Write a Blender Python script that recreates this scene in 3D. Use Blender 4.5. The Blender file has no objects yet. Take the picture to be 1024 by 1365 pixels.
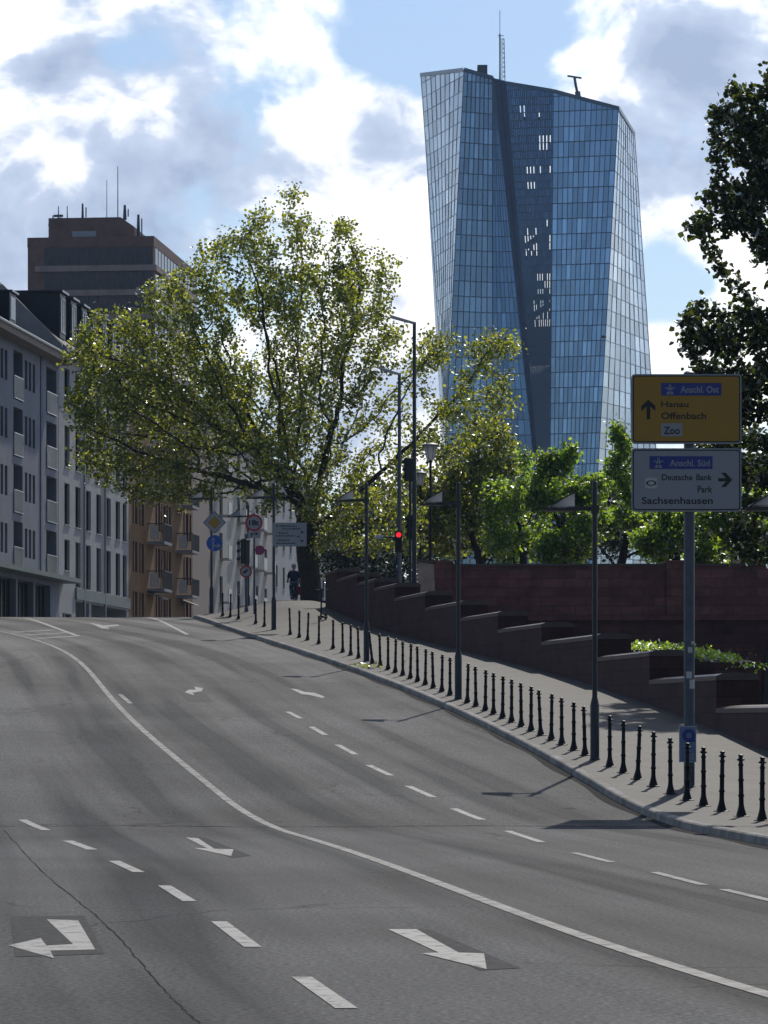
import bpy, math, random
import numpy as np
from mathutils import Vector, Matrix
random.seed(7)
scn = bpy.context.scene
COL = scn.collection
# ---------------------------------------------------------------- survey: a long lens 1.65 m above a street that climbs to a crest
F, CX, CY, H = 4500.0, 512.0, 960.0, 1.65
def P(px, py, Y): return Vector(((px-CX)*Y/F, Y, H+(CY-py)*Y/F))
S0 = 0.0695
def zr(y):
    if y < 49: return 0.0
    if y < 59: return S0*(y-49)**2/20
    if y < 132: return 0.3475+S0*(y-59)
    if y < 156:
        d = y-132; return 0.3475+S0*73+S0*(d-d*d/48)
    return 0.3475+S0*73+S0*12-0.004*(y-156)
def sst(a, b, x):
    t = min(1, max(0, (x-a)/(b-a))); return t*t*(3-2*t)
def hit(px, py, off=0.0, y0=14.0):
    y = y0
    g = lambda Y: H+(CY-py)*Y/F-zr(Y)-off
    while y < 158:
        if g(y) <= 0:
            a, b = y-0.5, y
            for _ in range(30):
                m = (a+b)/2
                if g(m) > 0: a = m
                else: b = m
            y = b; break
        y += 0.5
    return Vector(((px-CX)*y/F, y, zr(y)+off))
# ---------------------------------------------------------------- materials
def nmat(name):
    m = bpy.data.materials.new(name); m.use_nodes = True
    nt = m.node_tree; b = nt.nodes['Principled BSDF']
    return m, nt, b
def N(nt, typ, **kw):
    n = nt.nodes.new(typ)
    for k, v in kw.items():
        if k in n.inputs.keys(): n.inputs[k].default_value = v
        else: setattr(n, k, v)
    return n
def ramp(nt, stops):
    r = nt.nodes.new('ShaderNodeValToRGB'); e = r.color_ramp.elements
    while len(e) < len(stops): e.new(0.5)
    for i, (p, c) in enumerate(stops):
        e[i].position = p; e[i].color = (*c, 1) if len(c) == 3 else c
    return r
def simple(name, col, rough=0.6, metal=0.0, var=0.15, scale=3.0, bump=0.0, spec=0.5, bscale=40):
    m, nt, b = nmat(name)
    tc = N(nt, 'ShaderNodeTexCoord'); ns = N(nt, 'ShaderNodeTexNoise'); ns.inputs['Scale'].default_value = scale; ns.inputs['Detail'].default_value = 6
    ns.inputs['Roughness'].default_value = 0.65
    nt.links.new(tc.outputs['Object'], ns.inputs['Vector'])
    lo = tuple(max(0, c*(1-var)) for c in col); hi = tuple(min(1, c*(1+var)) for c in col)
    r = ramp(nt, [(0.3, lo), (0.7, hi)])
    nt.links.new(ns.outputs['Fac'], r.inputs['Fac']); nt.links.new(r.outputs['Color'], b.inputs['Base Color'])
    b.inputs['Roughness'].default_value = rough; b.inputs['Metallic'].default_value = metal
    b.inputs['Specular IOR Level'].default_value = spec
    if bump:
        n2 = N(nt, 'ShaderNodeTexNoise'); n2.inputs['Scale'].default_value = bscale; n2.inputs['Detail'].default_value = 4
        nt.links.new(tc.outputs['Object'], n2.inputs['Vector'])
        bp = N(nt, 'ShaderNodeBump'); bp.inputs['Strength'].default_value = bump; bp.inputs['Distance'].default_value = 0.02
        nt.links.new(n2.outputs['Fac'], bp.inputs['Height']); nt.links.new(bp.outputs['Normal'], b.inputs['Normal'])
    return m
M = {}
M['iron'] = simple('iron', (.012,.012,.014), .5, .0, .3, 8, .2, .3)
M['pole'] = simple('pole_paint', (.03,.034,.04), .42, .0, .2, 5)
M['galv'] = simple('galvanised', (.10,.12,.15), .5, .3, .25, 6)
M['lgrey'] = simple('light_grey_metal', (.45,.46,.47), .4, .5, .1, 5)
M['dark'] = simple('dark_plastic', (.012,.013,.014), .5, .0, .2, 6)
M['white'] = simple('white_plastic', (.62,.62,.60), .5, .0, .08, 4)
M['paint'] = None
M['kerb'] = simple('granite_kerb', (.29,.28,.265), .85, 0, .35, 2.2, .4, .2)
def joints():
    nt = M['kerb'].node_tree; b = nt.nodes['Principled BSDF']; g = N(nt,'ShaderNodeNewGeometry'); sp = N(nt,'ShaderNodeSeparateXYZ'); nt.links.new(g.outputs['Position'],sp.inputs[0])
    f = N(nt,'ShaderNodeMath',operation='FRACT'); nt.links.new(sp.outputs['Y'],f.inputs[0]); c = N(nt,'ShaderNodeMath',operation='GREATER_THAN'); c.inputs[1].default_value = .025; nt.links.new(f.outputs[0],c.inputs[0])
    fl = N(nt,'ShaderNodeMath',operation='FLOOR'); nt.links.new(sp.outputs['Y'],fl.inputs[0]); wn = N(nt,'ShaderNodeTexWhiteNoise',noise_dimensions='1D'); nt.links.new(fl.outputs[0],wn.inputs['W'])
    mr = N(nt,'ShaderNodeMapRange'); nt.links.new(wn.outputs['Value'],mr.inputs['Value']); mr.inputs['To Min'].default_value = .75; mr.inputs['To Max'].default_value = 1.15
    mu = N(nt,'ShaderNodeMath',operation='MULTIPLY_ADD'); nt.links.new(c.outputs[0],mu.inputs[0]); nt.links.new(mr.outputs[0],mu.inputs[1]); mu.inputs[2].default_value = .2
    old = b.inputs['Base Color'].links[0].from_socket; v = N(nt,'ShaderNodeVectorMath',operation='SCALE'); nt.links.new(old,v.inputs[0]); nt.links.new(mu.outputs[0],v.inputs['Scale']); nt.links.new(v.outputs[0],b.inputs['Base Color'])
joints()
M['red_sign'] = simple('sign_red', (.45,.02,.03), .4, 0, .05)
M['blue_sign'] = simple('sign_blue', (.015,.09,.42), .4, 0, .05)
M['navy_sign'] = simple('sign_navy', (.012,.035,.26), .35, 0, .05)
M['yellow_sign'] = simple('sign_yellow', (.40,.21,.008), .4, 0, .05)
M['white_sign'] = simple('sign_white', (.33,.34,.37), .4, 0, .04)
M['black_sign'] = simple('sign_black', (.012,.011,.01), .45, 0, .05)
M['back_sign'] = simple('sign_back', (.30,.31,.32), .5, .5, .1)
M['purple_sign'] = simple('sign_faded_red', (.30,.04,.16), .45, 0, .1)
M['plaster_blue'] = simple('plaster_blue_grey', (.25,.27,.33), .9, 0, .16, .7, .1)
M['plaster_blue2'] = simple('plaster_steel_blue', (.19,.215,.28), .9, 0, .16, .7)
M['plaster_white'] = simple('plaster_pale', (.42,.42,.44), .9, 0, .16, .6, .1)
M['plaster_ochre'] = simple('plaster_ochre', (.25,.14,.062), .9, 0, .1, .7, .1)
M['plaster_pink'] = simple('plaster_pinkish', (.38,.31,.28), .9, 0, .06, .7, .1)
M['plaster_cream'] = simple('plaster_cream', (.45,.43,.41), .9, 0, .14, .7, .1)
M['soffit'] = simple('soffit', (.30,.25,.22), .8, 0, .1)
M['slate'] = simple('roof_slate', (.022,.024,.032), .5, 0, .3, 3, .3, bscale=12)
M['zinc'] = simple('zinc', (.32,.34,.38), .4, .4, .1)
M['shutter'] = simple('shutter_red_brown', (.09,.025,.02), .6, 0, .15)
M['frame_dark'] = simple('frame_dark', (.05,.055,.06), .5, 0, .1)
M['frame_white'] = simple('frame_white', (.5,.5,.5), .5, 0, .05)
M['panel_grey'] = simple('balcony_panel', (.30,.30,.31), .6, 0, .1)
M['shop'] = simple('shop_fascia', (.20,.24,.23), .6, 0, .15)
M['brown'] = simple('brown_cladding', (.24,.14,.11), .75, 0, .3, .6)
M['brown_band'] = simple('brown_concrete', (.42,.33,.30), .8, 0, .25, .5)
M['glass_dark'] = simple('window_glass', (.012,.014,.018), .08, 0, .2, .5)
M['glass_blind'] = simple('window_blind', (.13,.13,.135), .35, 0, .3, .5)
M['glass_green'] = simple('shop_glass', (.02,.035,.03), .06, 0, .4, .5)
M['glass_brown'] = simple('bronze_glass', (.04,.03,.032), .15, .3, .7, .35)
M['rubber'] = simple('rubber', (.012,.012,.012), .8)
M['skin'] = simple('skin', (.42,.24,.17), .55, 0, .05)
M['shirt'] = simple('shirt_navy', (.02,.022,.045), .85, 0, .2, 9)
M['trousers'] = simple('trousers_grey', (.10,.13,.17), .85, 0, .2, 9)
M['hair'] = simple('hair_grey', (.33,.30,.28), .7, 0, .3, 20)
M['redpaint'] = simple('bag_red', (.16,.02,.025), .7, 0, .1)
M['lampglass'] = simple('lamp_white_glass', (.72,.74,.76), .3, 0, .05)
def milky():
    nt = M['lampglass'].node_tree; b = nt.nodes['Principled BSDF']; t = N(nt,'ShaderNodeBsdfTranslucent'); t.inputs['Color'].default_value = (.85,.87,.9,1)
    m = N(nt,'ShaderNodeMixShader'); m.inputs[0].default_value = .6; nt.links.new(b.outputs[0],m.inputs[1]); nt.links.new(t.outputs[0],m.inputs[2]); nt.links.new(m.outputs[0],nt.nodes['Material Output'].inputs['Surface'])
milky()
M['mirror'] = simple('lamp_reflector', (.55,.56,.6), .3, .6, .05)
M['lit_stone'] = simple('sunlit_pale_stone', (.52,.39,.31), .85, 0, .25, 2, .3)  # sunlight on the pier is put into the stone colour

def emis(name, col, s):
    m, nt, b = nmat(name); b.inputs['Base Color'].default_value = (*col, 1)
    b.inputs['Emission Color'].default_value = (*col, 1); b.inputs['Emission Strength'].default_value = s; return m
M['red_lamp'] = emis('signal_red_lamp', (1, .02, .04), 2.2)

def paint_mat():
    m, nt, b = nmat('road_paint')
    g = N(nt, 'ShaderNodeNewGeometry')
    ns = N(nt, 'ShaderNodeTexNoise', Scale=4.5, Detail=9.0, Roughness=.8); nt.links.new(g.outputs['Position'], ns.inputs['Vector'])
    r = ramp(nt, [(.40, (.10,.10,.10)), (.475, (.33,.33,.32)), (.7, (.46,.46,.445))]); nt.links.new(ns.outputs['Fac'], r.inputs['Fac'])
    nt.links.new(r.outputs['Color'], b.inputs['Base Color']); b.inputs['Roughness'].default_value = .7
    return m
M['paint'] = paint_mat()
def worn_paint():
    m, nt, b = nmat('road_paint_worn')
    g = N(nt, 'ShaderNodeNewGeometry')
    ns = N(nt, 'ShaderNodeTexNoise', Scale=3.0, Detail=9.0, Roughness=.8); nt.links.new(g.outputs['Position'], ns.inputs['Vector'])
    r = ramp(nt, [(.40, (.075,.075,.075)), (.50, (.22,.22,.215)), (.62, (.34,.34,.33))]); nt.links.new(ns.outputs['Fac'], r.inputs['Fac'])
    nt.links.new(r.outputs['Color'], b.inputs['Base Color']); b.inputs['Roughness'].default_value = .7
    return m
M['worn'] = worn_paint()

def asphalt():
    m, nt, b = nmat('asphalt'); L = nt.links.new
    g = N(nt, 'ShaderNodeNewGeometry'); uv = N(nt, 'ShaderNodeUVMap')
    sep = N(nt, 'ShaderNodeSeparateXYZ'); L(g.outputs['Position'], sep.inputs['Vector'])
    # lanes: streaks that run with the carriageway (u across, v along)
    mp = N(nt, 'ShaderNodeMapping'); mp.inputs['Scale'].default_value = (.9, .022, 1); L(uv.outputs['UV'], mp.inputs['Vector'])
    st = N(nt, 'ShaderNodeTexNoise', Scale=1.0, Detail=3.0, Roughness=.5); L(mp.outputs['Vector'], st.inputs['Vector'])
    big = N(nt, 'ShaderNodeTexNoise', Scale=.16, Detail=3.0, Roughness=.5); L(g.outputs['Position'], big.inputs['Vector'])
    grain = N(nt, 'ShaderNodeTexNoise', Scale=22.0, Detail=4.0, Roughness=.8); L(g.outputs['Position'], grain.inputs['Vector'])
    # older, darker surfacing beyond the joint about 51 m out
    jn = N(nt, 'ShaderNodeTexNoise', Scale=1.2, Detail=4.0); L(g.outputs['Position'], jn.inputs['Vector'])
    a1 = N(nt, 'ShaderNodeMath', operation='MULTIPLY_ADD'); L(jn.outputs['Fac'], a1.inputs[0]); a1.inputs[1].default_value = .8; L(sep.outputs['Y'], a1.inputs[2])
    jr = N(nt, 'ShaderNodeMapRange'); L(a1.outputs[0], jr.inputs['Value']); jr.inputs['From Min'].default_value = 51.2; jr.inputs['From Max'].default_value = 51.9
    jr2 = N(nt, 'ShaderNodeMapRange'); L(a1.outputs[0], jr2.inputs['Value']); jr2.inputs['From Min'].default_value = 62; jr2.inputs['From Max'].default_value = 120  # paler towards the crest: grazing sheen put into the asphalt colour
    def mix(fac, A, B, bt='MIX'):
        x = N(nt, 'ShaderNodeMix', data_type='RGBA', blend_type=bt)
        for s, v in ((0, fac), (6, A), (7, B)):
            if hasattr(v, 'is_output'): L(v, x.inputs[s])
            else: x.inputs[s].default_value = v if s == 0 else (*v, 1)
        return x.outputs[2]
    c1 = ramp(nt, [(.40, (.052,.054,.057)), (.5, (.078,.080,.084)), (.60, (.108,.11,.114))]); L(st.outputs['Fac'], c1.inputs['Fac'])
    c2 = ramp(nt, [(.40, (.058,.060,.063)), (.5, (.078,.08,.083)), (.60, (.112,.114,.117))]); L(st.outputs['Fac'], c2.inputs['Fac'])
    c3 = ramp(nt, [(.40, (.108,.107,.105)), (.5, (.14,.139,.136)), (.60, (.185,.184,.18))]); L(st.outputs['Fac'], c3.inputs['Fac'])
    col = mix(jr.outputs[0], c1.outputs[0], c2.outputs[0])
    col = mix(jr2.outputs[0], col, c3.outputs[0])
    bg = ramp(nt, [(.36, (.78,.78,.78)), (.64, (1.2,1.2,1.2))]); L(big.outputs['Fac'], bg.inputs['Fac'])
    col = mix(1.0, col, bg.outputs[0], 'MULTIPLY')
    gr = ramp(nt, [(.38, (.35,.35,.35)), (.5, (.95,.95,.95)), (.62, (1.9,1.9,1.9))]); L(grain.outputs['Fac'], gr.inputs['Fac'])
    col = mix(.8, col, gr.outputs[0], 'MULTIPLY')
    # old shallow cross scars and filled cracks
    vo = N(nt, 'ShaderNodeTexVoronoi', feature='DISTANCE_TO_EDGE', Scale=.16)
    wn = N(nt, 'ShaderNodeTexNoise', Scale=.8, Detail=6.0); L(g.outputs['Position'], wn.inputs['Vector'])
    va = N(nt, 'ShaderNodeVectorMath', operation='MULTIPLY_ADD'); L(wn.outputs['Color'], va.inputs[0]); va.inputs[1].default_value = (1.6,1.6,0); L(g.outputs['Position'], va.inputs[2])
    L(va.outputs[0], vo.inputs['Vector'])
    cr = ramp(nt, [(.0, (.45,.45,.45)), (.0035, (.62,.62,.62)), (.007, (1,1,1))]); L(vo.outputs['Distance'], cr.inputs['Fac'])
    cm = N(nt, 'ShaderNodeTexNoise', Scale=.13, Detail=2.0); L(g.outputs['Position'], cm.inputs['Vector'])
    cmr = ramp(nt, [(.5, (0,0,0)), (.58, (1,1,1))]); L(cm.outputs['Fac'], cmr.inputs['Fac'])
    col = mix(cmr.outputs[0], col, mix(1.0, col, cr.outputs[0], 'MULTIPLY'))
    L(col, b.inputs['Base Color'])
    rr = ramp(nt, [(.35, (.6,.6,.6)), (.65, (.85,.85,.85))]); L(st.outputs['Fac'], rr.inputs['Fac']); L(rr.outputs[0], b.inputs['Roughness'])
    sr = ramp(nt, [(.40, (.03,.03,.03)), (.60, (.14,.14,.14))]); L(st.outputs['Fac'], sr.inputs['Fac']); L(sr.outputs[0], b.inputs['Specular IOR Level'])
    bp = N(nt, 'ShaderNodeBump', Strength=.55, Distance=.012); L(grain.outputs['Fac'], bp.inputs['Height']); L(bp.outputs['Normal'], b.inputs['Normal'])
    return m
M['asphalt'] = asphalt()
M['patch_pale'] = simple('asphalt_patch_pale', (.15,.148,.145), .85, 0, .3, 12, .4, .06)
M['patch'] = simple('asphalt_patch', (.078,.079,.082), .85, 0, .4, 12, .4, .08)
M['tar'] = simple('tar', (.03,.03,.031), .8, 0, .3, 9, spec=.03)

def paving():
    m, nt, b = nmat('paving'); L = nt.links.new
    g = N(nt, 'ShaderNodeNewGeometry'); uv = N(nt, 'ShaderNodeUVMap')
    br = N(nt, 'ShaderNodeTexBrick'); L(uv.outputs['UV'], br.inputs['Vector'])
    br.inputs['Scale'].default_value = 1.0; br.inputs['Brick Width'].default_value = .42; br.inputs['Row Height'].default_value = .32
    br.inputs['Mortar Size'].default_value = .012; br.inputs['Color1'].default_value = (.052,.052,.052,1); br.inputs['Color2'].default_value = (.072,.0715,.071,1)
    br.inputs['Mortar'].default_value = (.05,.048,.045,1)
    ns = N(nt, 'ShaderNodeTexNoise', Scale=.7, Detail=8.0, Roughness=.7); L(g.outputs['Position'], ns.inputs['Vector'])
    r = ramp(nt, [(.3, (.6,.6,.6)), (.7, (1.3,1.29,1.27))]); L(ns.outputs['Fac'], r.inputs['Fac'])
    x = N(nt, 'ShaderNodeMix', data_type='RGBA', blend_type='MULTIPLY'); x.inputs[0].default_value = 1
    L(br.outputs['Color'], x.inputs[6]); L(r.outputs['Color'], x.inputs[7])
    L(x.outputs[2], b.inputs['Base Color']); b.inputs['Roughness'].default_value = .7; b.inputs['Specular IOR Level'].default_value = .35
    bp = N(nt, 'ShaderNodeBump', Strength=.4, Distance=.01); L(br.outputs['Fac'], bp.inputs['Height']); bp.invert = True; L(bp.outputs['Normal'], b.inputs['Normal'])
    return m
M['paving'] = paving()

def sandstone(name, k=1.0):
    m, nt, b = nmat(name); L = nt.links.new
    g = N(nt, 'ShaderNodeNewGeometry'); sp = N(nt, 'ShaderNodeSeparateXYZ'); L(g.outputs['Position'], sp.inputs['Vector'])
    ad = N(nt, 'ShaderNodeMath', operation='ADD'); L(sp.outputs['X'], ad.inputs[0]); L(sp.outputs['Y'], ad.inputs[1])
    cb = N(nt, 'ShaderNodeCombineXYZ'); L(ad.outputs[0], cb.inputs['X']); L(sp.outputs['Z'], cb.inputs['Y'])
    br = N(nt, 'ShaderNodeTexBrick'); L(cb.outputs[0], br.inputs['Vector']); br.inputs['Scale'].default_value = 1
    br.inputs['Brick Width'].default_value = .85; br.inputs['Row Height'].default_value = .36; br.inputs['Mortar Size'].default_value = .014
    br.inputs['Color1'].default_value = (.16*k,.068*k,.058*k,1); br.inputs['Color2'].default_value = (.225*k,.10*k,.085*k,1); br.inputs['Mortar'].default_value = (.10*k,.062*k,.055*k,1)
    ns = N(nt, 'ShaderNodeTexNoise', Scale=1.3, Detail=8.0, Roughness=.7); L(g.outputs['Position'], ns.inputs['Vector'])
    r = ramp(nt, [(.3, (.55,.53,.52)), (.7, (1.25,1.22,1.2))]); L(ns.outputs['Fac'], r.inputs['Fac'])
    x = N(nt, 'ShaderNodeMix', data_type='RGBA', blend_type='MULTIPLY'); x.inputs[0].default_value = 1
    L(br.outputs['Color'], x.inputs[6]); L(r.outputs['Color'], x.inputs[7]); L(x.outputs[2], b.inputs['Base Color'])
    b.inputs['Roughness'].default_value = .85
    bp = N(nt, 'ShaderNodeBump', Strength=.5, Distance=.02); bp.invert = True; L(br.outputs['Fac'], bp.inputs['Height']); L(bp.outputs['Normal'], b.inputs['Normal'])
    return m
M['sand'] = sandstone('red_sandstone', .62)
M['sand_shaded'] = sandstone('red_sandstone_shaded', .42)  # stone colour darkened to carry the shade of the trees overhead
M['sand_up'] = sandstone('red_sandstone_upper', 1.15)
M['sand_cap'] = simple('sandstone_coping', (.085,.055,.048), .38, 0, .3, 2.5, .2)
M['earth'] = simple('earth', (.07,.06,.05), .95, 0, .3, .3)

def leafmat(name, c, t, tf=.5, var=.45):
    m, nt, b = nmat(name); L = nt.links.new
    nt.nodes.remove(b); out = nt.nodes['Material Output']
    g = N(nt, 'ShaderNodeNewGeometry')
    def vr(col, v):
        r = ramp(nt, [(0, tuple(x*(1-v) for x in col)), (.6, col), (1, (min(1,col[0]*(1+v*1.5)), min(1,col[1]*(1+v)), col[2]))])
        L(g.outputs['Random Per Island'], r.inputs['Fac']); return r
    d = N(nt, 'ShaderNodeBsdfDiffuse'); tr = N(nt, 'ShaderNodeBsdfTranslucent'); gl = N(nt, 'ShaderNodeBsdfGlossy'); gl.inputs['Roughness'].default_value = .5
    gl.inputs['Color'].default_value = (.8,.85,.8,1)
    L(vr(c, var).outputs[0], d.inputs['Color']); L(vr(t, var).outputs[0], tr.inputs['Color'])
    m1 = N(nt, 'ShaderNodeMixShader'); m1.inputs[0].default_value = tf; L(d.outputs[0], m1.inputs[1]); L(tr.outputs[0], m1.inputs[2])
    fr = N(nt, 'ShaderNodeFresnel'); fr.inputs['IOR'].default_value = 1.22
    m2 = N(nt, 'ShaderNodeMixShader'); L(fr.outputs[0], m2.inputs[0]); L(m1.outputs[0], m2.inputs[1]); L(gl.outputs[0], m2.inputs[2])
    L(m2.outputs[0], out.inputs['Surface']); return m
M['leaf_plane'] = leafmat('leaf_plane', (.10,.135,.026), (.52,.60,.07), .57)
M['leaf_dark'] = leafmat('leaf_dark', (.04,.06,.016), (.12,.17,.025), .45)
M['leaf_fresh'] = leafmat('leaf_fresh', (.07,.125,.02), (.50,.80,.06), .64)
M['leaf_far'] = leafmat('leaf_far', (.04,.055,.018), (.10,.13,.025), .45)
M['bark'] = simple('bark', (.055,.045,.036), .9, 0, .45, 3, .5)
M['bark_dark'] = simple('bark_dark', (.03,.025,.02), .9, 0, .3, 3, .4)

# ---------------------------------------------------------------- mesh building
class MB:
    def __init__(s): s.v = []; s.f = []; s.uv = {}
    def quad(s, a, b, c, d): n = len(s.v); s.v += [tuple(a), tuple(b), tuple(c), tuple(d)]; s.f.append((n,n+1,n+2,n+3)); return s
    def poly(s, pts): n = len(s.v); s.v += [tuple(p) for p in pts]; s.f.append(tuple(range(n, n+len(pts)))); return s
    def box(s, x0, x1, y0, y1, z0, z1, m=None):
        c = [Vector((x,y,z)) for z in (z0,z1) for y in (y0,y1) for x in (x0,x1)]
        if m: c = [m @ p for p in c]
        n = len(s.v); s.v += [tuple(p) for p in c]
        for f in ((0,2,3,1),(4,5,7,6),(0,1,5,4),(2,6,7,3),(0,4,6,2),(1,3,7,5)): s.f.append(tuple(n+i for i in f))
        return s
    def bevbox(s, x0, x1, y0, y1, z0, z1, b, m=None):   # chamfered on all vertical edges and the top
        def ring(i, z): return [(x0+i,y0,z),(x1-i,y0,z),(x1,y0+i,z),(x1,y1-i,z),(x1-i,y1,z),(x0+i,y1,z),(x0,y1-i,z),(x0,y0+i,z)]
        def ringt(z): return [(x0+b,y0+b,z),(x1-b,y0+b,z),(x1-b,y0+b,z),(x1-b,y1-b,z),(x1-b,y1-b,z),(x0+b,y1-b,z),(x0+b,y1-b,z),(x0+b,y0+b,z)]
        n = len(s.v); rs = ring(b,z0)+ring(b,z1-b)+ringt(z1)
        s.v += [tuple(m @ Vector(p)) if m else p for p in rs]
        for k in range(2):
            for i in range(8):
                j = (i+1) % 8; s.f.append((n+8*k+i, n+8*k+j, n+8*k+8+j, n+8*k+8+i))
        s.f.append(tuple(n+16+i for i in (0,1,3,5))); s.f.append(tuple(n+7-i for i in range(8))); return s
    def prism(s, pts, d):     # closed polygon pushed along vector d
        n = len(s.v); k = len(pts); d = Vector(d)
        s.v += [tuple(p) for p in pts]+[tuple(Vector(p)+d) for p in pts]
        s.f.append(tuple(n+i for i in reversed(range(k)))); s.f.append(tuple(n+k+i for i in range(k)))
        for i in range(k): j = (i+1) % k; s.f.append((n+i,n+j,n+k+j,n+k+i))
        return s
    def tube(s, pts, rad, n=8, cap=True):
        pts = [Vector(p) for p in pts]
        if not hasattr(rad, '__len__'): rad = [rad]*len(pts)
        b = len(s.v); u = None
        for i, p in enumerate(pts):
            t = (pts[min(i+1,len(pts)-1)]-pts[max(i-1,0)]).normalized()
            if u is None:
                u = t.orthogonal().normalized()
            else:
                u = u-t*u.dot(t); u = u.normalized() if u.length > 1e-6 else t.orthogonal().normalized()
            w = t.cross(u)
            for k in range(n):
                a = 2*math.pi*k/n; s.v.append(tuple(p+(u*math.cos(a)+w*math.sin(a))*rad[i]))
        for i in range(len(pts)-1):
            for k in range(n):
                j = (k+1) % n; s.f.append((b+i*n+k, b+i*n+j, b+i*n+n+j, b+i*n+n+k))
        if cap:
            s.f.append(tuple(b+k for k in reversed(range(n)))); e = b+(len(pts)-1)*n; s.f.append(tuple(e+k for k in range(n)))
        return s
    def lathe(s, prof, n=12, o=(0,0,0), cap=True):
        b = len(s.v)
        for r, z in prof:
            for k in range(n):
                a = 2*math.pi*k/n; s.v.append((o[0]+r*math.cos(a), o[1]+r*math.sin(a), o[2]+z))
        for i in range(len(prof)-1):
            for k in range(n):
                j = (k+1) % n; s.f.append((b+i*n+k, b+i*n+j, b+i*n+n+j, b+i*n+n+k))
        if cap:
            s.f.append(tuple(b+k for k in reversed(range(n)))); e = b+(len(prof)-1)*n; s.f.append(tuple(e+k for k in range(n)))
        return s
    def torus(s, c, R, r, axis='x', n=24, k=6):
        b = len(s.v); c = Vector(c)
        for i in range(n):
            a = 2*math.pi*i/n
            for j in range(k):
                t = 2*math.pi*j/k; rr = R+r*math.cos(t); h = r*math.sin(t)
                q = {'x': (h, rr*math.cos(a), rr*math.sin(a)), 'y': (rr*math.cos(a), h, rr*math.sin(a)), 'z': (rr*math.cos(a), rr*math.sin(a), h)}[axis]
                s.v.append(tuple(c+Vector(q)))
        for i in range(n):
            for j in range(k):
                i2, j2 = (i+1) % n, (j+1) % k
                s.f.append((b+i*k+j, b+i2*k+j, b+i2*k+j2, b+i*k+j2))
        return s
    def disc(s, cx, y, cz, r, n=28, t=.004, r2=None):   # upright disc (or ring) facing -y
        if r2 is None: s.prism([(cx+r*math.cos(2*math.pi*i/n), y, cz+r*math.sin(2*math.pi*i/n)) for i in range(n)], (0,-t,0))
        else:
            for i in range(n):
                a, c = 2*math.pi*i/n, 2*math.pi*(i+1)/n
                q = [(cx+R*math.cos(x), y, cz+R*math.sin(x)) for R, x in ((r,a),(r,c),(r2,c),(r2,a))]
                s.prism(q, (0,-t,0))
        return s
    def build(s, name, mat=None, parent=None, smooth=False, loc=None):
        me = bpy.data.meshes.new(name); me.from_pydata(s.v, [], s.f); me.update()
        if mat: me.materials.append(M[mat] if isinstance(mat, str) else mat)
        if smooth:
            me.polygons.foreach_set('use_smooth', [True]*len(me.polygons))
            try: me.set_sharp_from_angle(angle=math.radians(40))
            except Exception: pass
        o = bpy.data.objects.new(name, me); COL.objects.link(o)
        if parent: o.parent = parent
        if loc: o.location = loc
        return o
def tag(o, label=None, cat=None, group=None, kind=None):
    for k, v in (('label', label), ('category', cat), ('group', group), ('kind', kind)):
        if v: o[k] = v
    return o
def thing(name, label, cat, loc=(0,0,0), rz=0, group=None):
    o = bpy.data.objects.new(name, None); COL.objects.link(o); o.location = loc; o.rotation_euler = (0,0,rz); o.empty_display_size = .3
    return tag(o, label, cat, group)
def copy_tree(o, parent=None):
    c = o.copy(); COL.objects.link(c); c.parent = parent
    for ch in list(o.children): copy_tree(ch, c)
    return c
def addpart(proto, parent, loc):
    c = copy_tree(proto, parent); c.location = loc; return c
def text_mesh(body, x0, z0, w, h, y, mat, parent, name='lettering', bold=.02):
    cu = bpy.data.curves.new('t', 'FONT'); cu.body = body; cu.size = 1; cu.offset = bold; cu.resolution_u = 4
    ob = bpy.data.objects.new('t', cu); COL.objects.link(ob)
    dg = bpy.context.evaluated_depsgraph_get(); dg.update()
    me = bpy.data.meshes.new_from_object(ob.evaluated_get(dg)); bpy.data.objects.remove(ob); bpy.data.curves.remove(cu)
    vs = np.array([v.co[:] for v in me.vertices]); lo = vs.min(0); hi = vs.max(0)
    capz = 0.0; sx = w/(hi[0]-lo[0]); sz = h/0.72
    for v in me.vertices:
        x, z = (v.co.x-lo[0])*sx, v.co.y*sz
        v.co = (x0+x, y, z0+z)
    me.update(); me.materials.clear(); me.materials.append(M[mat])
    o = bpy.data.objects.new(name, me); COL.objects.link(o); o.parent = parent; return o

# ---------------------------------------------------------------- kerb, bollard and wall lines
kerb_px = [(252,819),(263,825),(287,831),(310,838),(334,845),(348,848),(400,861),(456,882),(505,906),(569,933),(611,950),(650,969),(700,996),(763,1028),(826,1054),(890,1080),(953,1101),(1016,1123)]
boll_px = [(297,821),(307,825.5),(318,828),(341,834),(352.5,837),(365,840.5),(387,846),(399,850),(410,853.5),(425,858),(444,864),(457,868),(467.5,872),(478,876),(488.6,880.5),(496.7,884),(507,889),(517.4,893.5),(527,897.5),(537,901.7),(547,906),(556.8,910.3),(567,914.3),(577.6,919),(589,923.5),(600,928.7),(611,934),(623,938),(634.5,942),(647,947),(658,952.3),(670,957.5),(682,963),(695,969),(708,975),(721,981),(735,987.6),(749,993.6),(765,1000),(780,1007),(793,1013),(813,1022.5),(831,1030),(850,1038),(871,1046),(894,1055),(916,1064),(938,1072),(962,1080),(988.5,1089),(1016,1098)]
def fitline(pts, off, deg=5):
    w = [hit(x, y, off) for x, y in pts]
    Y = np.array([p.y for p in w]); X = np.array([p.x for p in w])
    c = np.polyfit((Y-95)/45, X, deg)
    return lambda y: float(np.polyval(c, (y-95)/45))
_k = fitline(kerb_px, .10, 4); _b = fitline(boll_px, .12, 4)
def lin_ext(f, a, b):
    def g(y):
        if y < a: return f(a)+(y-a)*(f(a+1)-f(a))
        if y > b: return f(b)+(y-b)*(f(b)-f(b-1))
        return f(y)
    return g
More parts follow.
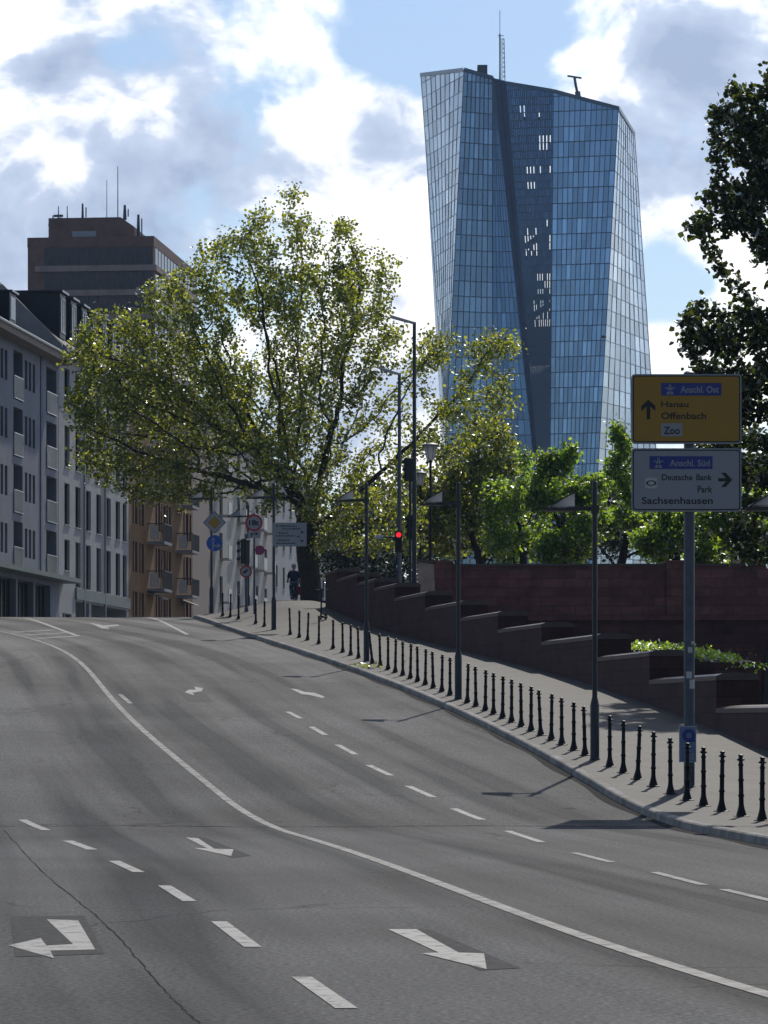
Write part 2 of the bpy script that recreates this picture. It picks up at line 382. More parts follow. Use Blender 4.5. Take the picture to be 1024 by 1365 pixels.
kerbX = lin_ext(_k, 50, 138); bollX = lin_ext(_b, 51, 137)
print('KERB', [(y, round(kerbX(y),2), round(bollX(y),2)) for y in range(20,160,10)])
def ray_on(px, lineX, y0=40, y1=175):      # where the sight line through column px meets a plan line
    a, b = y0, y1
    g = lambda y: (px-CX)/F*y-lineX(y)
    ga = g(a)
    for _ in range(50):
        m = (a+b)/2
        if (g(m) > 0) == (ga > 0): a = m
        else: b = m
    return (a+b)/2
WALLOFF = 5.1
wallX = lambda y: kerbX(y)+WALLOFF-.65*(1-sst(60,95,y))
def zs(y, d):       # footway height: cross-fall grows towards the crest
    return zr(y)+.12+.62*sst(118,150,y)*min(1,max(0,(d-.6)/3.2))

# ---------------------------------------------------------------- camera, light, sky
cam = bpy.data.cameras.new('camera'); co = bpy.data.objects.new('camera', cam); COL.objects.link(co); scn.camera = co
co.location = (0,0,H); co.rotation_euler = (math.radians(90),0,0)
cam.sensor_fit = 'HORIZONTAL'; cam.sensor_width = 36; cam.lens = 36*F/1024; cam.shift_y = (CY-682.5)/1024; cam.clip_end = 8000; cam.clip_start = .5
SAZ, SEL = math.radians(13.5), math.radians(42)
sd = Vector((math.sin(SAZ)*math.cos(SEL), math.cos(SAZ)*math.cos(SEL), math.sin(SEL)))
sun = bpy.data.lights.new('sun', 'SUN'); sun.energy = 5.0; sun.angle = math.radians(.5); sun.color = (1,.93,.82)
so = bpy.data.objects.new('sun', sun); COL.objects.link(so); so.rotation_euler = sd.to_track_quat('Z','Y').to_euler(); so.location = sd*300

def world():
    w = bpy.data.worlds.new('World'); scn.world = w; w.use_nodes = True; nt = w.node_tree; L = nt.links.new
    bg = nt.nodes['Background']; bg.inputs['Strength'].default_value = .14
    sky = N(nt, 'ShaderNodeTexSky', sky_type='NISHITA', sun_disc=False, sun_elevation=SEL, sun_rotation=SAZ); sky.air_density = 1.0; sky.dust_density = .7; sky.ozone_density = 1.6
    tc = N(nt, 'ShaderNodeTexCoord'); D = tc.outputs['Generated']
    def math_(op, a, b=None, c=None):
        n = N(nt, 'ShaderNodeMath', operation=op)
        for i, v in enumerate((a,b,c)):
            if v is None: continue
            if hasattr(v, 'is_output'): L(v, n.inputs[i])
            else: n.inputs[i].default_value = v
        return n.outputs[0]
    def noise(scale, det, rough, off=(0,0,0), zst=1.7, dist=0.0):
        mp = N(nt, 'ShaderNodeMapping'); mp.inputs['Location'].default_value = off; mp.inputs['Scale'].default_value = (1,1,zst); L(D, mp.inputs['Vector'])
        n = N(nt, 'ShaderNodeTexNoise', Scale=scale, Detail=det, Roughness=rough, Distortion=dist); L(mp.outputs[0], n.inputs['Vector']); return n.outputs['Fac']
    def blob(px, py, r):
        d = Vector(((px-CX)/F, 1, (CY-py)/F)).normalized()
        n = N(nt, 'ShaderNodeVectorMath', operation='DISTANCE'); L(D, n.inputs[0]); n.inputs[1].default_value = d
        m = N(nt, 'ShaderNodeMapRange', interpolation_type='SMOOTHSTEP'); L(n.outputs['Value'], m.inputs['Value'])
        m.inputs['From Min'].default_value = 0; m.inputs['From Max'].default_value = r/F; m.inputs['To Min'].default_value = 1; m.inputs['To Max'].default_value = 0
        return m.outputs[0]
    # cover: clouds spread over the whole dome, with the large banks and gaps of this day placed by bearing
    cover = noise(17, 9, .56, (.3,.1,.0), 1.3, .25)
    cover = math_('MULTIPLY_ADD', math_('SUBTRACT', noise(48,7,.6,(.7,.2,.4),1.2,.4), .5), .22, cover)
    for px, py, r, wt in ((600,20,190,-.34),(520,40,110,-.1),(700,30,90,-.06),(170,75,75,-.17),(885,385,90,-.24),(960,110,70,-.05),(880,230,90,.05),(100,200,420,.13),(420,110,160,.10),(790,130,150,.16),(880,450,80,.12),(930,40,160,.12),(560,230,150,.1),(480,480,250,.1)):
        cover = math_('MULTIPLY_ADD', blob(px,py,r), wt, cover)
    mask = N(nt, 'ShaderNodeMapRange', interpolation_type='SMOOTHSTEP'); L(cover, mask.inputs['Value']); mask.inputs['From Min'].default_value = .43; mask.inputs['From Max'].default_value = .58
    # thickness: the middle of a bank against the sun is grey, its rims shine
    th = noise(15, 9, .58, (.37,.16,.03), 1.5, .3)
    th = math_('MULTIPLY_ADD', math_('SUBTRACT', noise(52,7,.6,(.11,.5,.2),1.2,.4), .5), .34, th)
    for px, py, r, wt in ((225,245,190,.22),(90,190,130,.10),(200,330,170,.13),(60,90,90,.06),(30,330,120,.14),(900,70,120,.22),(985,45,110,.12),(430,90,120,-.16),(430,180,90,-.10),(90,225,55,-.14),(10,20,110,-.16),(720,100,110,-.2),(150,15,60,-.1),(860,480,120,-.12),(885,290,60,-.05),(310,60,110,-.02)):
        th = math_('MULTIPLY_ADD', blob(px,py,r), wt, th)
    r = ramp(nt, [(.44, (1.15,1.15,1.15)), (.51, (.95,.97,1.0)), (.585, (.52,.60,.75)), (.74, (.33,.41,.56))]); L(th, r.inputs['Fac'])
    # clouds scatter forwards: brighter towards the sun, dimmer on the far side of the sky
    dt = N(nt, 'ShaderNodeVectorMath', operation='DOT_PRODUCT'); L(D, dt.inputs[0]); dt.inputs[1].default_value = sd
    br = N(nt, 'ShaderNodeMapRange'); L(dt.outputs['Value'], br.inputs['Value']); br.inputs['From Min'].default_value = .1; br.inputs['From Max'].default_value = .86
    br.inputs['To Min'].default_value = CLOUD[0]; br.inputs['To Max'].default_value = CLOUD[1]
    # clouds overhead, out of view, dimmed to cut ambient light and deepen shadows
    sz = N(nt, 'ShaderNodeSeparateXYZ'); L(D, sz.inputs[0])
    el = N(nt, 'ShaderNodeMapRange', interpolation_type='SMOOTHSTEP'); L(sz.outputs['Z'], el.inputs['Value']); el.inputs['From Min'].default_value = .24; el.inputs['From Max'].default_value = .5; el.inputs['To Min'].default_value = 1; el.inputs['To Max'].default_value = .25
    sc = N(nt, 'ShaderNodeVectorMath', operation='SCALE'); L(r.outputs['Color'], sc.inputs[0]); L(math_('MULTIPLY', br.outputs[0], el.outputs[0]), sc.inputs['Scale'])
    skt = N(nt, 'ShaderNodeMix', data_type='RGBA', blend_type='MULTIPLY'); skt.inputs[0].default_value = 1; L(sky.outputs[0], skt.inputs[6]); skt.inputs[7].default_value = (*SKYT, 1)
    mx = N(nt, 'ShaderNodeMix', data_type='RGBA'); L(mask.outputs[0], mx.inputs[0]); L(skt.outputs[2], mx.inputs[6]); L(sc.outputs[0], mx.inputs[7])
    L(mx.outputs[2], bg.inputs['Color'])
CLOUD = (1.6, 17.5); SKYT = (1.08,1.2,1.34)
world()
vs = scn.view_settings; vs.view_transform = 'Standard'; vs.look = 'None'; vs.exposure = -.8; vs.gamma = 1
cy = scn.cycles; cy.use_denoising = True; cy.max_bounces = 6; cy.transparent_max_bounces = 6; cy.diffuse_bounces = 3; cy.transmission_bounces = 4; cy.caustics_reflective = False; cy.caustics_refractive = False; cy.sample_clamp_indirect = 5
# ================================================================= THE SETTING
line1_px = [(0,842),(30,848),(60,857.5),(90,872),(120,898),(150,927),(175,957),(205,990),(250,1030),(300,1064),(350,1090),(400,1112),(450,1131),(500,1149),(550,1166),(580,1176),(650,1202),(720,1227),(800,1255),(900,1287),(960,1307),(1024,1329)]
_lw = [hit(x,y) for x,y in line1_px]
_c1 = np.polyfit([(p.y-70)/55 for p in _lw], [p.x for p in _lw], 6)
line1X = lin_ext(lambda y: float(np.polyval(_c1, (y-70)/55)), 20, 124)
def strip_sheet(name, mat, ys, xl, xr, zf, nx, uvf, kind='structure'):
    b = MB(); uvs = []
    n = nx+1
    for y in ys:
        a, c = xl(y), xr(y)
        for i in range(n):
            x = a+(c-a)*i/nx; b.v.append((x, y, zf(x,y))); uvs.append(uvf(x,y))
    for j in range(len(ys)-1):
        for i in range(nx): b.f.append((j*n+i, j*n+i+1, (j+1)*n+i+1, (j+1)*n+i))
    o = b.build(name, mat); me = o.data
    ul = me.uv_layers.new(name='UVMap')
    ul.data.foreach_set('uv', [c for l in me.loops for c in uvs[l.vertex_index]])
    me.polygons.foreach_set('use_smooth', [True]*len(me.polygons))
    return tag(o, kind=kind)
def yr(a, b, s):
    n = max(1, int(round((b-a)/s))); return [a+(b-a)*i/n for i in range(n+1)]
YC = 148.0
ysr = yr(-30,10,8)[:-1]+yr(10,162,1)
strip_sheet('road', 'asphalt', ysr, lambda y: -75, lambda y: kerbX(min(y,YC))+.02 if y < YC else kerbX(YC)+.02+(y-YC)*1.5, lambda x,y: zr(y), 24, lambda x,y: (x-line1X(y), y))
strip_sheet('crossing_road', 'asphalt', yr(162,420,6), lambda y: -37.75+.103*y-1.5, lambda y: 90, lambda x,y: zr(y), 6, lambda x,y: (y, x))
# footway and kerb
ysf = yr(-10,48,4)[:-1]+yr(48,162,1)
strip_sheet('footway', 'paving', ysf, lambda y: kerbX(y)+.14 if y < YC-8 else kerbX(YC-8)+.14+((y-YC+8)*.45 if y < YC else 3.6+(y-YC)*1.2), lambda y: wallX(y)+.4, lambda x,y: zs(y, x-kerbX(y)-.1), 10, lambda x,y: (x-kerbX(y), y))
kb = MB(); ysk = yr(-10,YC-8,1.0)
def ksec(y):
    x = kerbX(y); z = zr(y)
    return [(x-.02,y,z-.05),(x-.0,y,z+.105),(x+.02,y,z+.125),(x+.15,y,z+.126),(x+.15,y,z-.05)]
end = []
for y in ysk: kb.v += ksec(y)
for j in range(1, 9):          # rounded corner into the crossing road
    y = YC-8+j; d = (j*.45); x = kerbX(YC-8)+d; z = zr(y)
    kb.v += [(x-.02,y,z-.05),(x,y,z+.105),(x+.02,y,z+.125),(x+.16,y,z+.126),(x+.16,y,z-.05)]
nk = len(kb.v)//5
for j in range(nk-1):
    for i in range(4): kb.f.append((j*5+i, j*5+i+1, j*5+5+i+1, j*5+5+i))
tag(kb.build('kerb', 'kerb'), kind='structure')
kshade = MB(); yg = yr(10,YC-9,1)
for y in yg: x = kerbX(y)-.02; kshade.v += [(x-.16-.05*math.sin(y*.9),y,zr(y)+.004),(x+.01,y,zr(y)+.004)]
kshade.f = [(2*i,2*i+1,2*i+3,2*i+2) for i in range(len(yg)-1)]
tag(kshade.build('kerb_shade_strip','tar'), kind='structure')  # dark strip added to paint the shade line at the kerb foot
# terrain reaching the horizon; low beside the river behind the parapet
FW = lambda x: 132-.035*(x-15)
def hz(x, y):
    base = zr(y)-.35
    w = wallX(max(20,y))+.7
    if x > w and y < FW(x): return min(base, -.4)
    if y > 500: return base-6*sst(500,900,y)
    return base
gx = sorted(set([-4000,-2000,-900,-400,-200,-100,-70,-45,-30,-20]+[round(-12+.5*i,2) for i in range(73)]+[26,30,40,60,90,140,250,500,1000,2000,4000]))
gy = sorted(set([-200,-100,-40,-10]+list(range(10,175))+[190,220,260,320,400,500,600,700,800,900,1200,2000,3500,6000]))
tb = MB(); tb.v = [(x,y,hz(x,y)) for y in gy for x in gx]; nx = len(gx)
tb.f = [(j*nx+i, j*nx+i+1, (j+1)*nx+i+1, (j+1)*nx+i) for j in range(len(gy)-1) for i in range(nx-1)]
tag(tb.build('ground', 'earth'), kind='structure')
# ---- paint on the carriageway
def lift(p, e=.004): return (p[0], p[1], zr(p[1])+e)
def paint_poly(name, px, mat='paint', e=.005):
    w = [hit(x,y) for x,y in px]
    # a polygon laid on the slope: its corners follow the profile
    b = MB(); b.poly([lift(p,e) for p in w]); o = b.build(name, mat); tag(o, kind='structure'); return o
def paint_run(name, fx, ya, yb, w, mat='paint', e=.005, step=.5):
    b = MB(); ys = yr(ya,yb,step)
    for y in ys: b.v += [(fx(y)-w/2,y,zr(y)+e),(fx(y)+w/2,y,zr(y)+e)]
    b.f = [(2*i,2*i+1,2*i+3,2*i+2) for i in range(len(ys)-1)]
    return tag(b.build(name, mat), kind='structure')
paint_run('centre_line', line1X, 12, 134, .14, 'worn')
def dash(px):
    b = MB()
    for (x0,y0,x1,y1,w) in px:
        a, c = hit(x0,y0), hit(x1,y1)
        n = 6; pts = []
        for i in range(n+1):
            y = a.y+(c.y-a.y)*i/n; x = a.x+(c.x-a.x)*i/n
            pts.append((x,y))
        base = len(b.v)
        for x,y in pts: b.v += [(x-w/2,y,zr(y)+.005),(x+w/2,y,zr(y)+.005)]
        for i in range(n): b.f.append((base+2*i,base+2*i+2,base+2*i+3,base+2*i+1))
    return b
tag(dash([(30,1093,62,1107,.14),(90,1121,123,1133,.14),(152,1148,185,1163,.13),(219,1181,253,1202,.13),(292,1229,337,1263,.13),(402,1303,462,1345,.13),(560,1406,650,1470,.13)]).build('lane_dashes','paint'), kind='structure')
tag(dash([(384,949,401,958,.13),(415,969,434,980,.13),(450,993,474,1006,.13),(491,1020,521,1034,.13),(544,1048,578,1063,.13),(605,1078,643,1093,.13),(677,1108,722,1123,.12)]).build('lane_dashes','paint'), kind='structure')
tag(dash([(765,1137,816,1150,.11),(872,1163,938,1180,.11),(965,1186,1040,1204,.11)]).build('lane_dashes','worn'), kind='structure')
q = .5078
A1 = [(123,318),(205,320),(250,397),(132,400),(142,420),(22,386),(107,367),(122,387),(192,383)]
paint_poly('turn_arrow', [(x*q,1065+y*q) for x,y in A1])
q2 = .5117
paint_poly('straight_arrow', [(500+x*q2,1065+y*q2) for x,y in [(34,341),(108,341),(218,402),(284,404),(291,445),(122,404),(166,402)]])
paint_poly('straight_arrow', [(x*q,1065+y*q) for x,y in [(488,102),(520,104),(563,132),(613,133),(607,151),(508,130),(545,131)]])
paint_poly('straight_arrow', [(248+(x-490)*q,918+(y-233)*q) for x,y in [(512,228),(534,232),(532,240),(507,244),(512,251),(487,243),(497,236),(516,236)]])
paint_poly('turn_arrow', [(387,918),(396,919),(406,922.5),(420,924),(433,929),(430,931),(415,927),(402,925.5)])
paint_poly('turn_arrow', [(118,830),(130,832),(138,834.2),(158,832.6),(159,834),(144,836),(146,838.5),(136,838),(128,834.5)])
for (x0,y0,x1,y1,w) in [(34,824.5,104,848,.18),(163,822.5,250,846,.15)]:
    a, c = hit(x0,y0), hit(x1,y1)
    paint_run('lane_line', lambda y,a=a,c=c: a.x+(c.x-a.x)*(y-a.y)/(c.y-a.y), min(a.y,c.y), max(a.y,c.y), w)
def bar(name, x0,y0,x1,y1,w,mat='paint'):
    a, c = hit(x0,y0), hit(x1,y1); d = Vector((c.x-a.x,c.y-a.y)); n = Vector((-d.y,d.x)).normalized()*w/2
    b = MB(); b.poly([(a.x+n.x,a.y+n.y,zr(a.y+n.y)+.006),(c.x+n.x,c.y+n.y,zr(c.y+n.y)+.006),(c.x-n.x,c.y-n.y,zr(c.y-n.y)+.006),(a.x-n.x,a.y-n.y,zr(a.y-n.y)+.006)])
    return tag(b.build(name,mat), kind='structure')
bar('hatching',48,851.5,104,848,.3); bar('hatching',30,847,92,843.5,.3); bar('hatching',16,843,72,840,.3)
bar('stop_tick',160,926,174,938,.12,'worn')
# patches of newer asphalt and a long open crack
def patch(px, mat='patch', e=.003): return paint_poly('asphalt_patch', px, mat, e)
patch([(238,922),(270,922),(284,935),(252,935)],'patch_pale'); patch([(522,1239),(575,1240),(694,1291),(640,1294)])
patch([(245,1115),(272,1116),(335,1141),(308,1144)]); patch([(14,1222),(112,1221),(140,1272),(20,1276)])
patch([(750,1078),(760,1076),(770,1079)],'patch')
cb = MB(); pts = []
rng = random.Random(3)
for i in range(90):
    t = i/89; px = 6+t*268; py = 1107+t*262+6*math.sin(t*9)
    p = hit(px,py); pts.append((p.x+rng.uniform(-.012,.012), p.y, zr(p.y)+.0045, rng.uniform(.002,.007)))
for x,y,z,w in pts: cb.v += [(x-w,y,z),(x+w,y,z)]
cb.f = [(2*i,2*i+1,2*i+3,2*i+2) for i in range(len(pts)-1)]
tag(cb.build('road_crack','tar'), kind='structure')
cb = MB(); pts = []
for i in range(120):
    t = i/119; y = 51.6; x = -9+t*13.2
    pts.append((x, y+.18*math.sin(x*1.1)+rng.uniform(-.08,.08), rng.uniform(.01,.05)))
for x,y,w in pts: cb.v += [(x,y-w,zr(y-w)+.0042),(x,y+w,zr(y+w)+.0042)]
cb.f = [(2*i,2*i+2,2*i+3,2*i+1) for i in range(len(pts)-1)]
tag(cb.build('road_joint','tar'), kind='structure')

# ================================================================= PARAPET WALL stepping up beside the footway
segs = [(449,757),(476,763),(499,770),(526,776.5),(567,787.5),(613,800),(664,814),(722,829),(795,844),(866,866),(955,897),(1075,938)]
T = .92
wt = thing('parapet_wall', 'stepped dark red sandstone wall climbing beside the footway', 'wall', (wallX(90),90,zr(90)))
O = Vector(wt.location)
ends = [(ray_on(px, wallX, 40, 172), py) for px,py in segs]
print('WALL', [(round(a,1), round(H+(CY-p)*a/F,2), round(zr(a)+.12,2)) for a,p in ends])
ends += [(57.0, CY-(1.62-H)*F/57.0), (44.0, CY-(1.45-H)*F/44.0), (18.0, CY-(1.38-H)*F/18.0)]
far = ray_on(434, wallX, 60, 172)
prevY = far
for i,(Y,py) in enumerate(ends):
    zt = H+(CY-py)*Y/F
    b = MB(); ys = yr(Y, prevY, 2.5)
    for y in ys:
        x = wallX(y); zb = zr(y)-1.2
        b.v += [tuple(Vector(p)-O) for p in ((x,y,zb),(x,y,zt-.16),(x+T,y,zt-.16),(x+T,y,zb))]
    for j in range(len(ys)-1):
        for k in range(4): b.f.append((j*4+k,j*4+(k+1)%4,j*4+4+(k+1)%4,j*4+4+k))
    b.f.append((0,1,2,3)); e = (len(ys)-1)*4; b.f.append((e+3,e+2,e+1,e))
    b.build('masonry','sand_shaded',wt)
    c = MB(); prof = [(-.012,-.158),(-.012,-.06),(.12,-.014),(T/2,.012),(T-.12,-.014),(T+.012,-.06),(T+.012,-.158)]
    ys[0] -= .03
    for y in ys:
        x = wallX(y); c.v += [tuple(Vector((x+u,y,zt+v))-O) for u,v in prof]
    k = len(prof)
    for j in range(len(ys)-1):
        for m in range(k): c.f.append((j*k+m,j*k+(m+1)%k,j*k+k+(m+1)%k,j*k+k+m))
    c.f.append(tuple(range(k))); c.f.append(tuple((len(ys)-1)*k+m for m in reversed(range(k))))
    c.build('coping','sand_cap',wt)
    prevY = Y
# pale stone pier at the head of the steps
pr = thing('stone_pier','pale sunlit stone pier leaning behind the steps of the red wall','pier',P(571,800,127))
MB().prism([(-.42,0,-1.5),(.36,0,-1.5),(.2,0,1.35),(-.38,0,1.45)],(0,.5,0)).build('shaft','lit_stone',pr)
MB().prism([(-.44,-.05,1.45),(.22,-.05,1.36),(.2,-.05,1.46),(-.42,-.05,1.56)],(0,.6,0)).build('cap_stone','sand_cap',pr)
# ---- the bridge ramp wall across the background
xa, xb = (572-CX)*FW(2)/F, 34
bw = thing('bridge_wall','long straight red brown ramp wall with a cornice below green trees','wall',(xa,FW(xa),0))
ang = math.atan2(FW(xb)-FW(xa), xb-xa); Lw = (xb-xa)/math.cos(ang); bw.rotation_euler = (0,0,ang)
ztop = H+(CY-751)*132/F
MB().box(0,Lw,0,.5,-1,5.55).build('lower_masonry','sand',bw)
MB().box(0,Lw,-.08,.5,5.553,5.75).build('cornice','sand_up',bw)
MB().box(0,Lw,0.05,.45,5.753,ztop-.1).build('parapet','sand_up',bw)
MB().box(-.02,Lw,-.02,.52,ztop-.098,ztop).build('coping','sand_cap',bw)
for sx in (0.15, 9.3, 19.0):
    b = MB(); b.box(sx,sx+.75,-.1,.6,5.755,ztop+.02); b.box(sx-.06,sx+.81,-.16,.66,ztop+.023,ztop+.13); b.build('wall_pier','sand_up',bw)

# ================================================================= BOLLARDS
def bollard_proto():
    r = thing('bollard','','bollard')
    b = MB(); b.lathe([(r*.86,z) for r,z in [(.095,0),(.095,.02),(.085,.05),(.062,.12),(.052,.16),(.046,.2),(.044,.30),(.056,.315),(.056,.335),(.044,.35),(.042,.54),(.053,.555),(.053,.575),(.041,.59),(.039,.78),(.05,.79),(.05,.81),(.036,.825),(.036,.86)]],10)
    b.build('post','iron',r,True)
    c = MB(); c.lathe([(r*.86,z) for r,z in [(.036,.861),(.07,.87),(.07,.892),(.045,.90),(.035,.925),(.05,.94),(.045,.955),(.02,.965)]],10)
    c.build('cap','iron',r,True)
    s = MB(); s.lathe([(.13,-.02),(.13,.008),(.11,.016)],8); s.build('base_plate','iron',r)
    return r
lamps_px = {365:'the lamp post carrying the white direction board',488.6:'the lamp post in front of the stepped wall end',611:'the lamp post at the middle of the bollard row',793:'the lamp post nearest the camera'}
ORD = ['first','second','third','fourth','fifth','sixth','seventh','eighth','ninth','tenth','eleventh','twelfth','thirteenth','fourteenth','fifteenth','sixteenth','seventeenth','eighteenth','nineteenth','twentieth']
bp = bollard_proto(); proto_used = False
names = list(lamps_px)
cnt = 0
for i,(px,py) in enumerate(boll_px):
    if px in lamps_px: cnt = 0; continue
    Y = ray_on(px, bollX, 48, 150); X = bollX(Y)
    o = bp if not proto_used else copy_tree(bp); proto_used = True
    o.location = (X,Y,zs(Y,X-kerbX(Y)-.1)); o.rotation_euler = (random.gauss(0,.02),random.gauss(0,.025),random.uniform(0,3))
    # ordinal counted from the lamp post on its uphill side
    prev = [n for n in names if n < px]
    cnt += 1
    if prev:
        lab = 'black iron bollard, %s downhill from %s' % (ORD[cnt-1], lamps_px[prev[-1]])
    else:
        lab = 'black iron bollard, %s in the short row at the street corner by the crest' % ORD[cnt-1]
    if px == 496.7: o.rotation_euler = (0,-.11,0); lab = 'leaning black iron bollard, tilted beside '+lamps_px[488.6]
    if px == 425: lab = 'black iron bollard with the parked scooter standing right behind it'
    if px == 916: lab = 'black iron bollard standing in front of the small blue poster board'
    if px == 1016: lab = 'black iron bollard nearest the camera, last of the row at the edge of view'
    tag(o, lab, 'bollard', 'iron bollards along the kerb')

# ================================================================= STREET LAMPS
def lamp_proto():
    r = thing('street_lamp','','street lamp')
    MB().lathe([(.11,-.05),(.11,0),(.095,.02),(.088,.06),(.088,1.05),(.07,1.14),(.055,1.2)],14).build('pole_base','pole',r,True)
    MB().lathe([(.05,1.195),(.05,5.35),(.03,5.37)],12).build('pole','pole',r,True)
    MB().box(-.50,-.045,-.03,.03,4.80,4.88).build('arm','pole',r)
    h = MB(); h.prism([(-.97,-.17,4.79),(-.42,-.17,4.79),(-.42,-.17,4.87),(-.94,-.17,4.825)],(0,.34,0)); h.build('lamp_head','pole',r)
    h = MB(); h.prism([(-.955,-.19,4.83),(-.925,-.19,4.822),(-.36,-.19,5.17),(-.375,-.19,5.19)],(0,.38,0)); h.build('reflector_plate','pole',r)
    MB().prism([(-.90,-.15,4.875),(-.40,-.15,4.875),(-.40,-.15,5.12)],(0,.30,0)).build('lamp_glass','lampglass',r)
    MB().box(-.075,.075,-.075,.075,4.74,4.9).build('bracket','pole',r)
    return r
lp = lamp_proto()
LL = [(793,'dark street lamp with a slanted reflector head, nearest tall one beside the big road signs'),(611,'dark street lamp standing midway along the bollard row before the pale pier'),(488.6,'dark street lamp under the plane tree crown, rising above the leaning bollard'),(365,'dark street lamp whose pole carries the white direction board'),(282,'dark street lamp at the crest corner carrying the yellow diamond sign'),(0,'dark street lamp whose slanted head juts in from the edge beside the white road sign')]
lamp_objs = {}
for i,(px,lab) in enumerate(LL):
    o = lp if i == 0 else copy_tree(lp)
    if px == 282: p = hit(282,816.5,.13); Y = 141; X = (282-CX)*Y/F
    elif px == 0: Y = 54.0; X = (993-CX)*Y/F+.96
    else: Y = ray_on(px, bollX, 48, 150); X = bollX(Y)
    o.location = (X,Y,zs(Y,X-kerbX(Y)-.1)); o.rotation_euler = (0,0,[.02,-.03,.03,0,.05,.0][i])
    tag(o, lab, 'street lamp', 'street lamps with slanted heads'); lamp_objs[px] = o
o = copy_tree(lp); o.location = P(331,0,158).x, 158, zr(158)+.1; tag(o,'dark street lamp, smallest and farthest, behind the traffic signal under the plane tree','street lamp','street lamps with slanted heads')
# tall mast lamps
def mast(px, ytop, yb, Y, lab, zb, hl):
    zt = H+(CY-ytop)*Y/F; x = (px-CX)*Y/F
    r = thing('mast_lamp',lab,'street lamp',(x,Y,zb),0,'tall mast lamps beyond the wall'); h = zt-zb
    MB().lathe([(.13,0),(.12,1.5),(.10,1.6),(.075,h)],10).build('pole','pole' if hl>1.0 else 'galv',r,True)
    b = MB(); b.prism([(-hl,-.16,h+.30),(-.08,-.10,h+.02),(0.08,-.08,h-.02),(0.08,-.08,h+.08),(-.1,-.1,h+.12),(-hl,-.16,h+.40)],(0,.3,0)); b.build('lamp_head','white',r)
    b = MB(); b.prism([(-hl+.05,-.12,h+.26),(-.3,-.1,h+.06),(-.3,-.1,h+.075),(-hl+.05,-.12,h+.285)],(0,.2,0)); b.build('lamp_glass','lampglass',r)
    return r
mast(552.5,432,0,150,'tall dark mast lamp, higher of the two in front of the plane tree',6.3,1.08)
mast(532.5,500,0,160,'tall grey mast lamp, lower of the two in front of the plane tree',6.3,.98)
# old style lanterns
def lantern(px, ytop, Y, lab):
    x = (px-CX)*Y/F; zb = 6.6; h = H+(CY-ytop)*Y/F-zb
    r = thing('lantern',lab,'street lantern',(x,Y,zb),0,'old style lanterns')
    MB().lathe([(.14,0),(.14,.5),(.08,.6),(.06,1.2),(.055,h-.78),(.09,h-.76),(.05,h-.72)],10).build('post','iron',r,True)
    MB().lathe([(.14,h-.71),(.27,h-.12)],6).build('lamp_glass','lampglass',r)
    b = MB()
    for k in range(6):
        a = math.pi*k/3; b.tube([(.145*math.cos(a),.145*math.sin(a),h-.72),(.28*math.cos(a),.28*math.sin(a),h-.12)],.014,4)
    b.build('glazing_frame','iron',r)
    MB().lathe([(.37,h-.12),(.36,h-.09),(.16,h-.02),(.06,h),(.03,h+.05)],12).build('lamp_roof','pole',r,True)
    return r
lantern(574,590,140,'old style lantern with white glass and dark cap, higher one by the mast lamp')
lantern(560.5,628,172,'smaller old style white glass lantern, lower one half hidden by the mast lamp')

# ================================================================= TRAFFIC SIGNALS
def signal(px, ytop, Y, zb, lab, heads, rz=0, lit=None, arm=None, pole='galv', ptop=None):
    x = (px-CX)*Y/F; r = thing('traffic_signal',lab,'traffic light',(x,Y,zb),rz,'traffic signals')
    h = H+(CY-(ptop or ytop))*Y/F-zb
    MB().lathe([(.085,0),(.085,.3),(.065,.35),(.065,h)],10).build('pole',pole,r,True)
    for (dx,pyc,s,front) in heads:
        zc = H+(CY-pyc)*Y/F-zb
        hd = MB().bevbox(dx-.15*s,dx+.15*s,-.16,.12,zc-.46*s,zc+.46*s,.04).build('signal_head','dark',r)
        for k in range(3):
            z = zc+(1-k)*.29*s; sgn = -1 if front else 1; y0 = -.165 if front else .125
            v = MB()
            pts = [(dx+.125*s*math.cos(a), z+.125*s*math.sin(a)) for a in [math.radians(200-220*i/10) for i in range(11)]]
            for (a,c) in zip(pts,pts[1:]): v.quad((a[0],y0,a[1]),(c[0],y0,c[1]),(c[0],y0+sgn*.2,c[1]-.0),(a[0],y0+sgn*.2,a[1]))
            v.build('visor','dark',hd)
            if front: MB().disc(dx,-.164,z,.11*s,18).build('lens','red_lamp' if (lit is not None and k == lit) else 'dark',hd)
    if arm:
        za = H+(CY-arm[1])*Y/F-zb; xe = (arm[0]-px)*Y/F
        MB().tube([(0,0,za),(xe,0,za)],.04,8).build('arm',pole,r)
        MB().lathe([(.05,-.1),(.17,-.09),(.2,0),(.17,.09),(.05,.1)],12,(xe,0,za)).build('arm_lamp','white',r,True)
    return r
signal(531.5,712,148,6.3,'traffic signal showing a red light, with a side arm beside the mast lamp',[(0,722,1,True)],0,0,(506,716))
signal(547,612,152,6.3,'dark traffic signal high on its pole between the two lanterns',[(-.1,626,1.15,False),(.05,702,1.2,False)],.5,None,None,'pole',612)
signal(328.5,712,138,5.9,'traffic signal at the crest seen from behind, above the round ban sign',[(-.1,735,1.1,False)],.9)

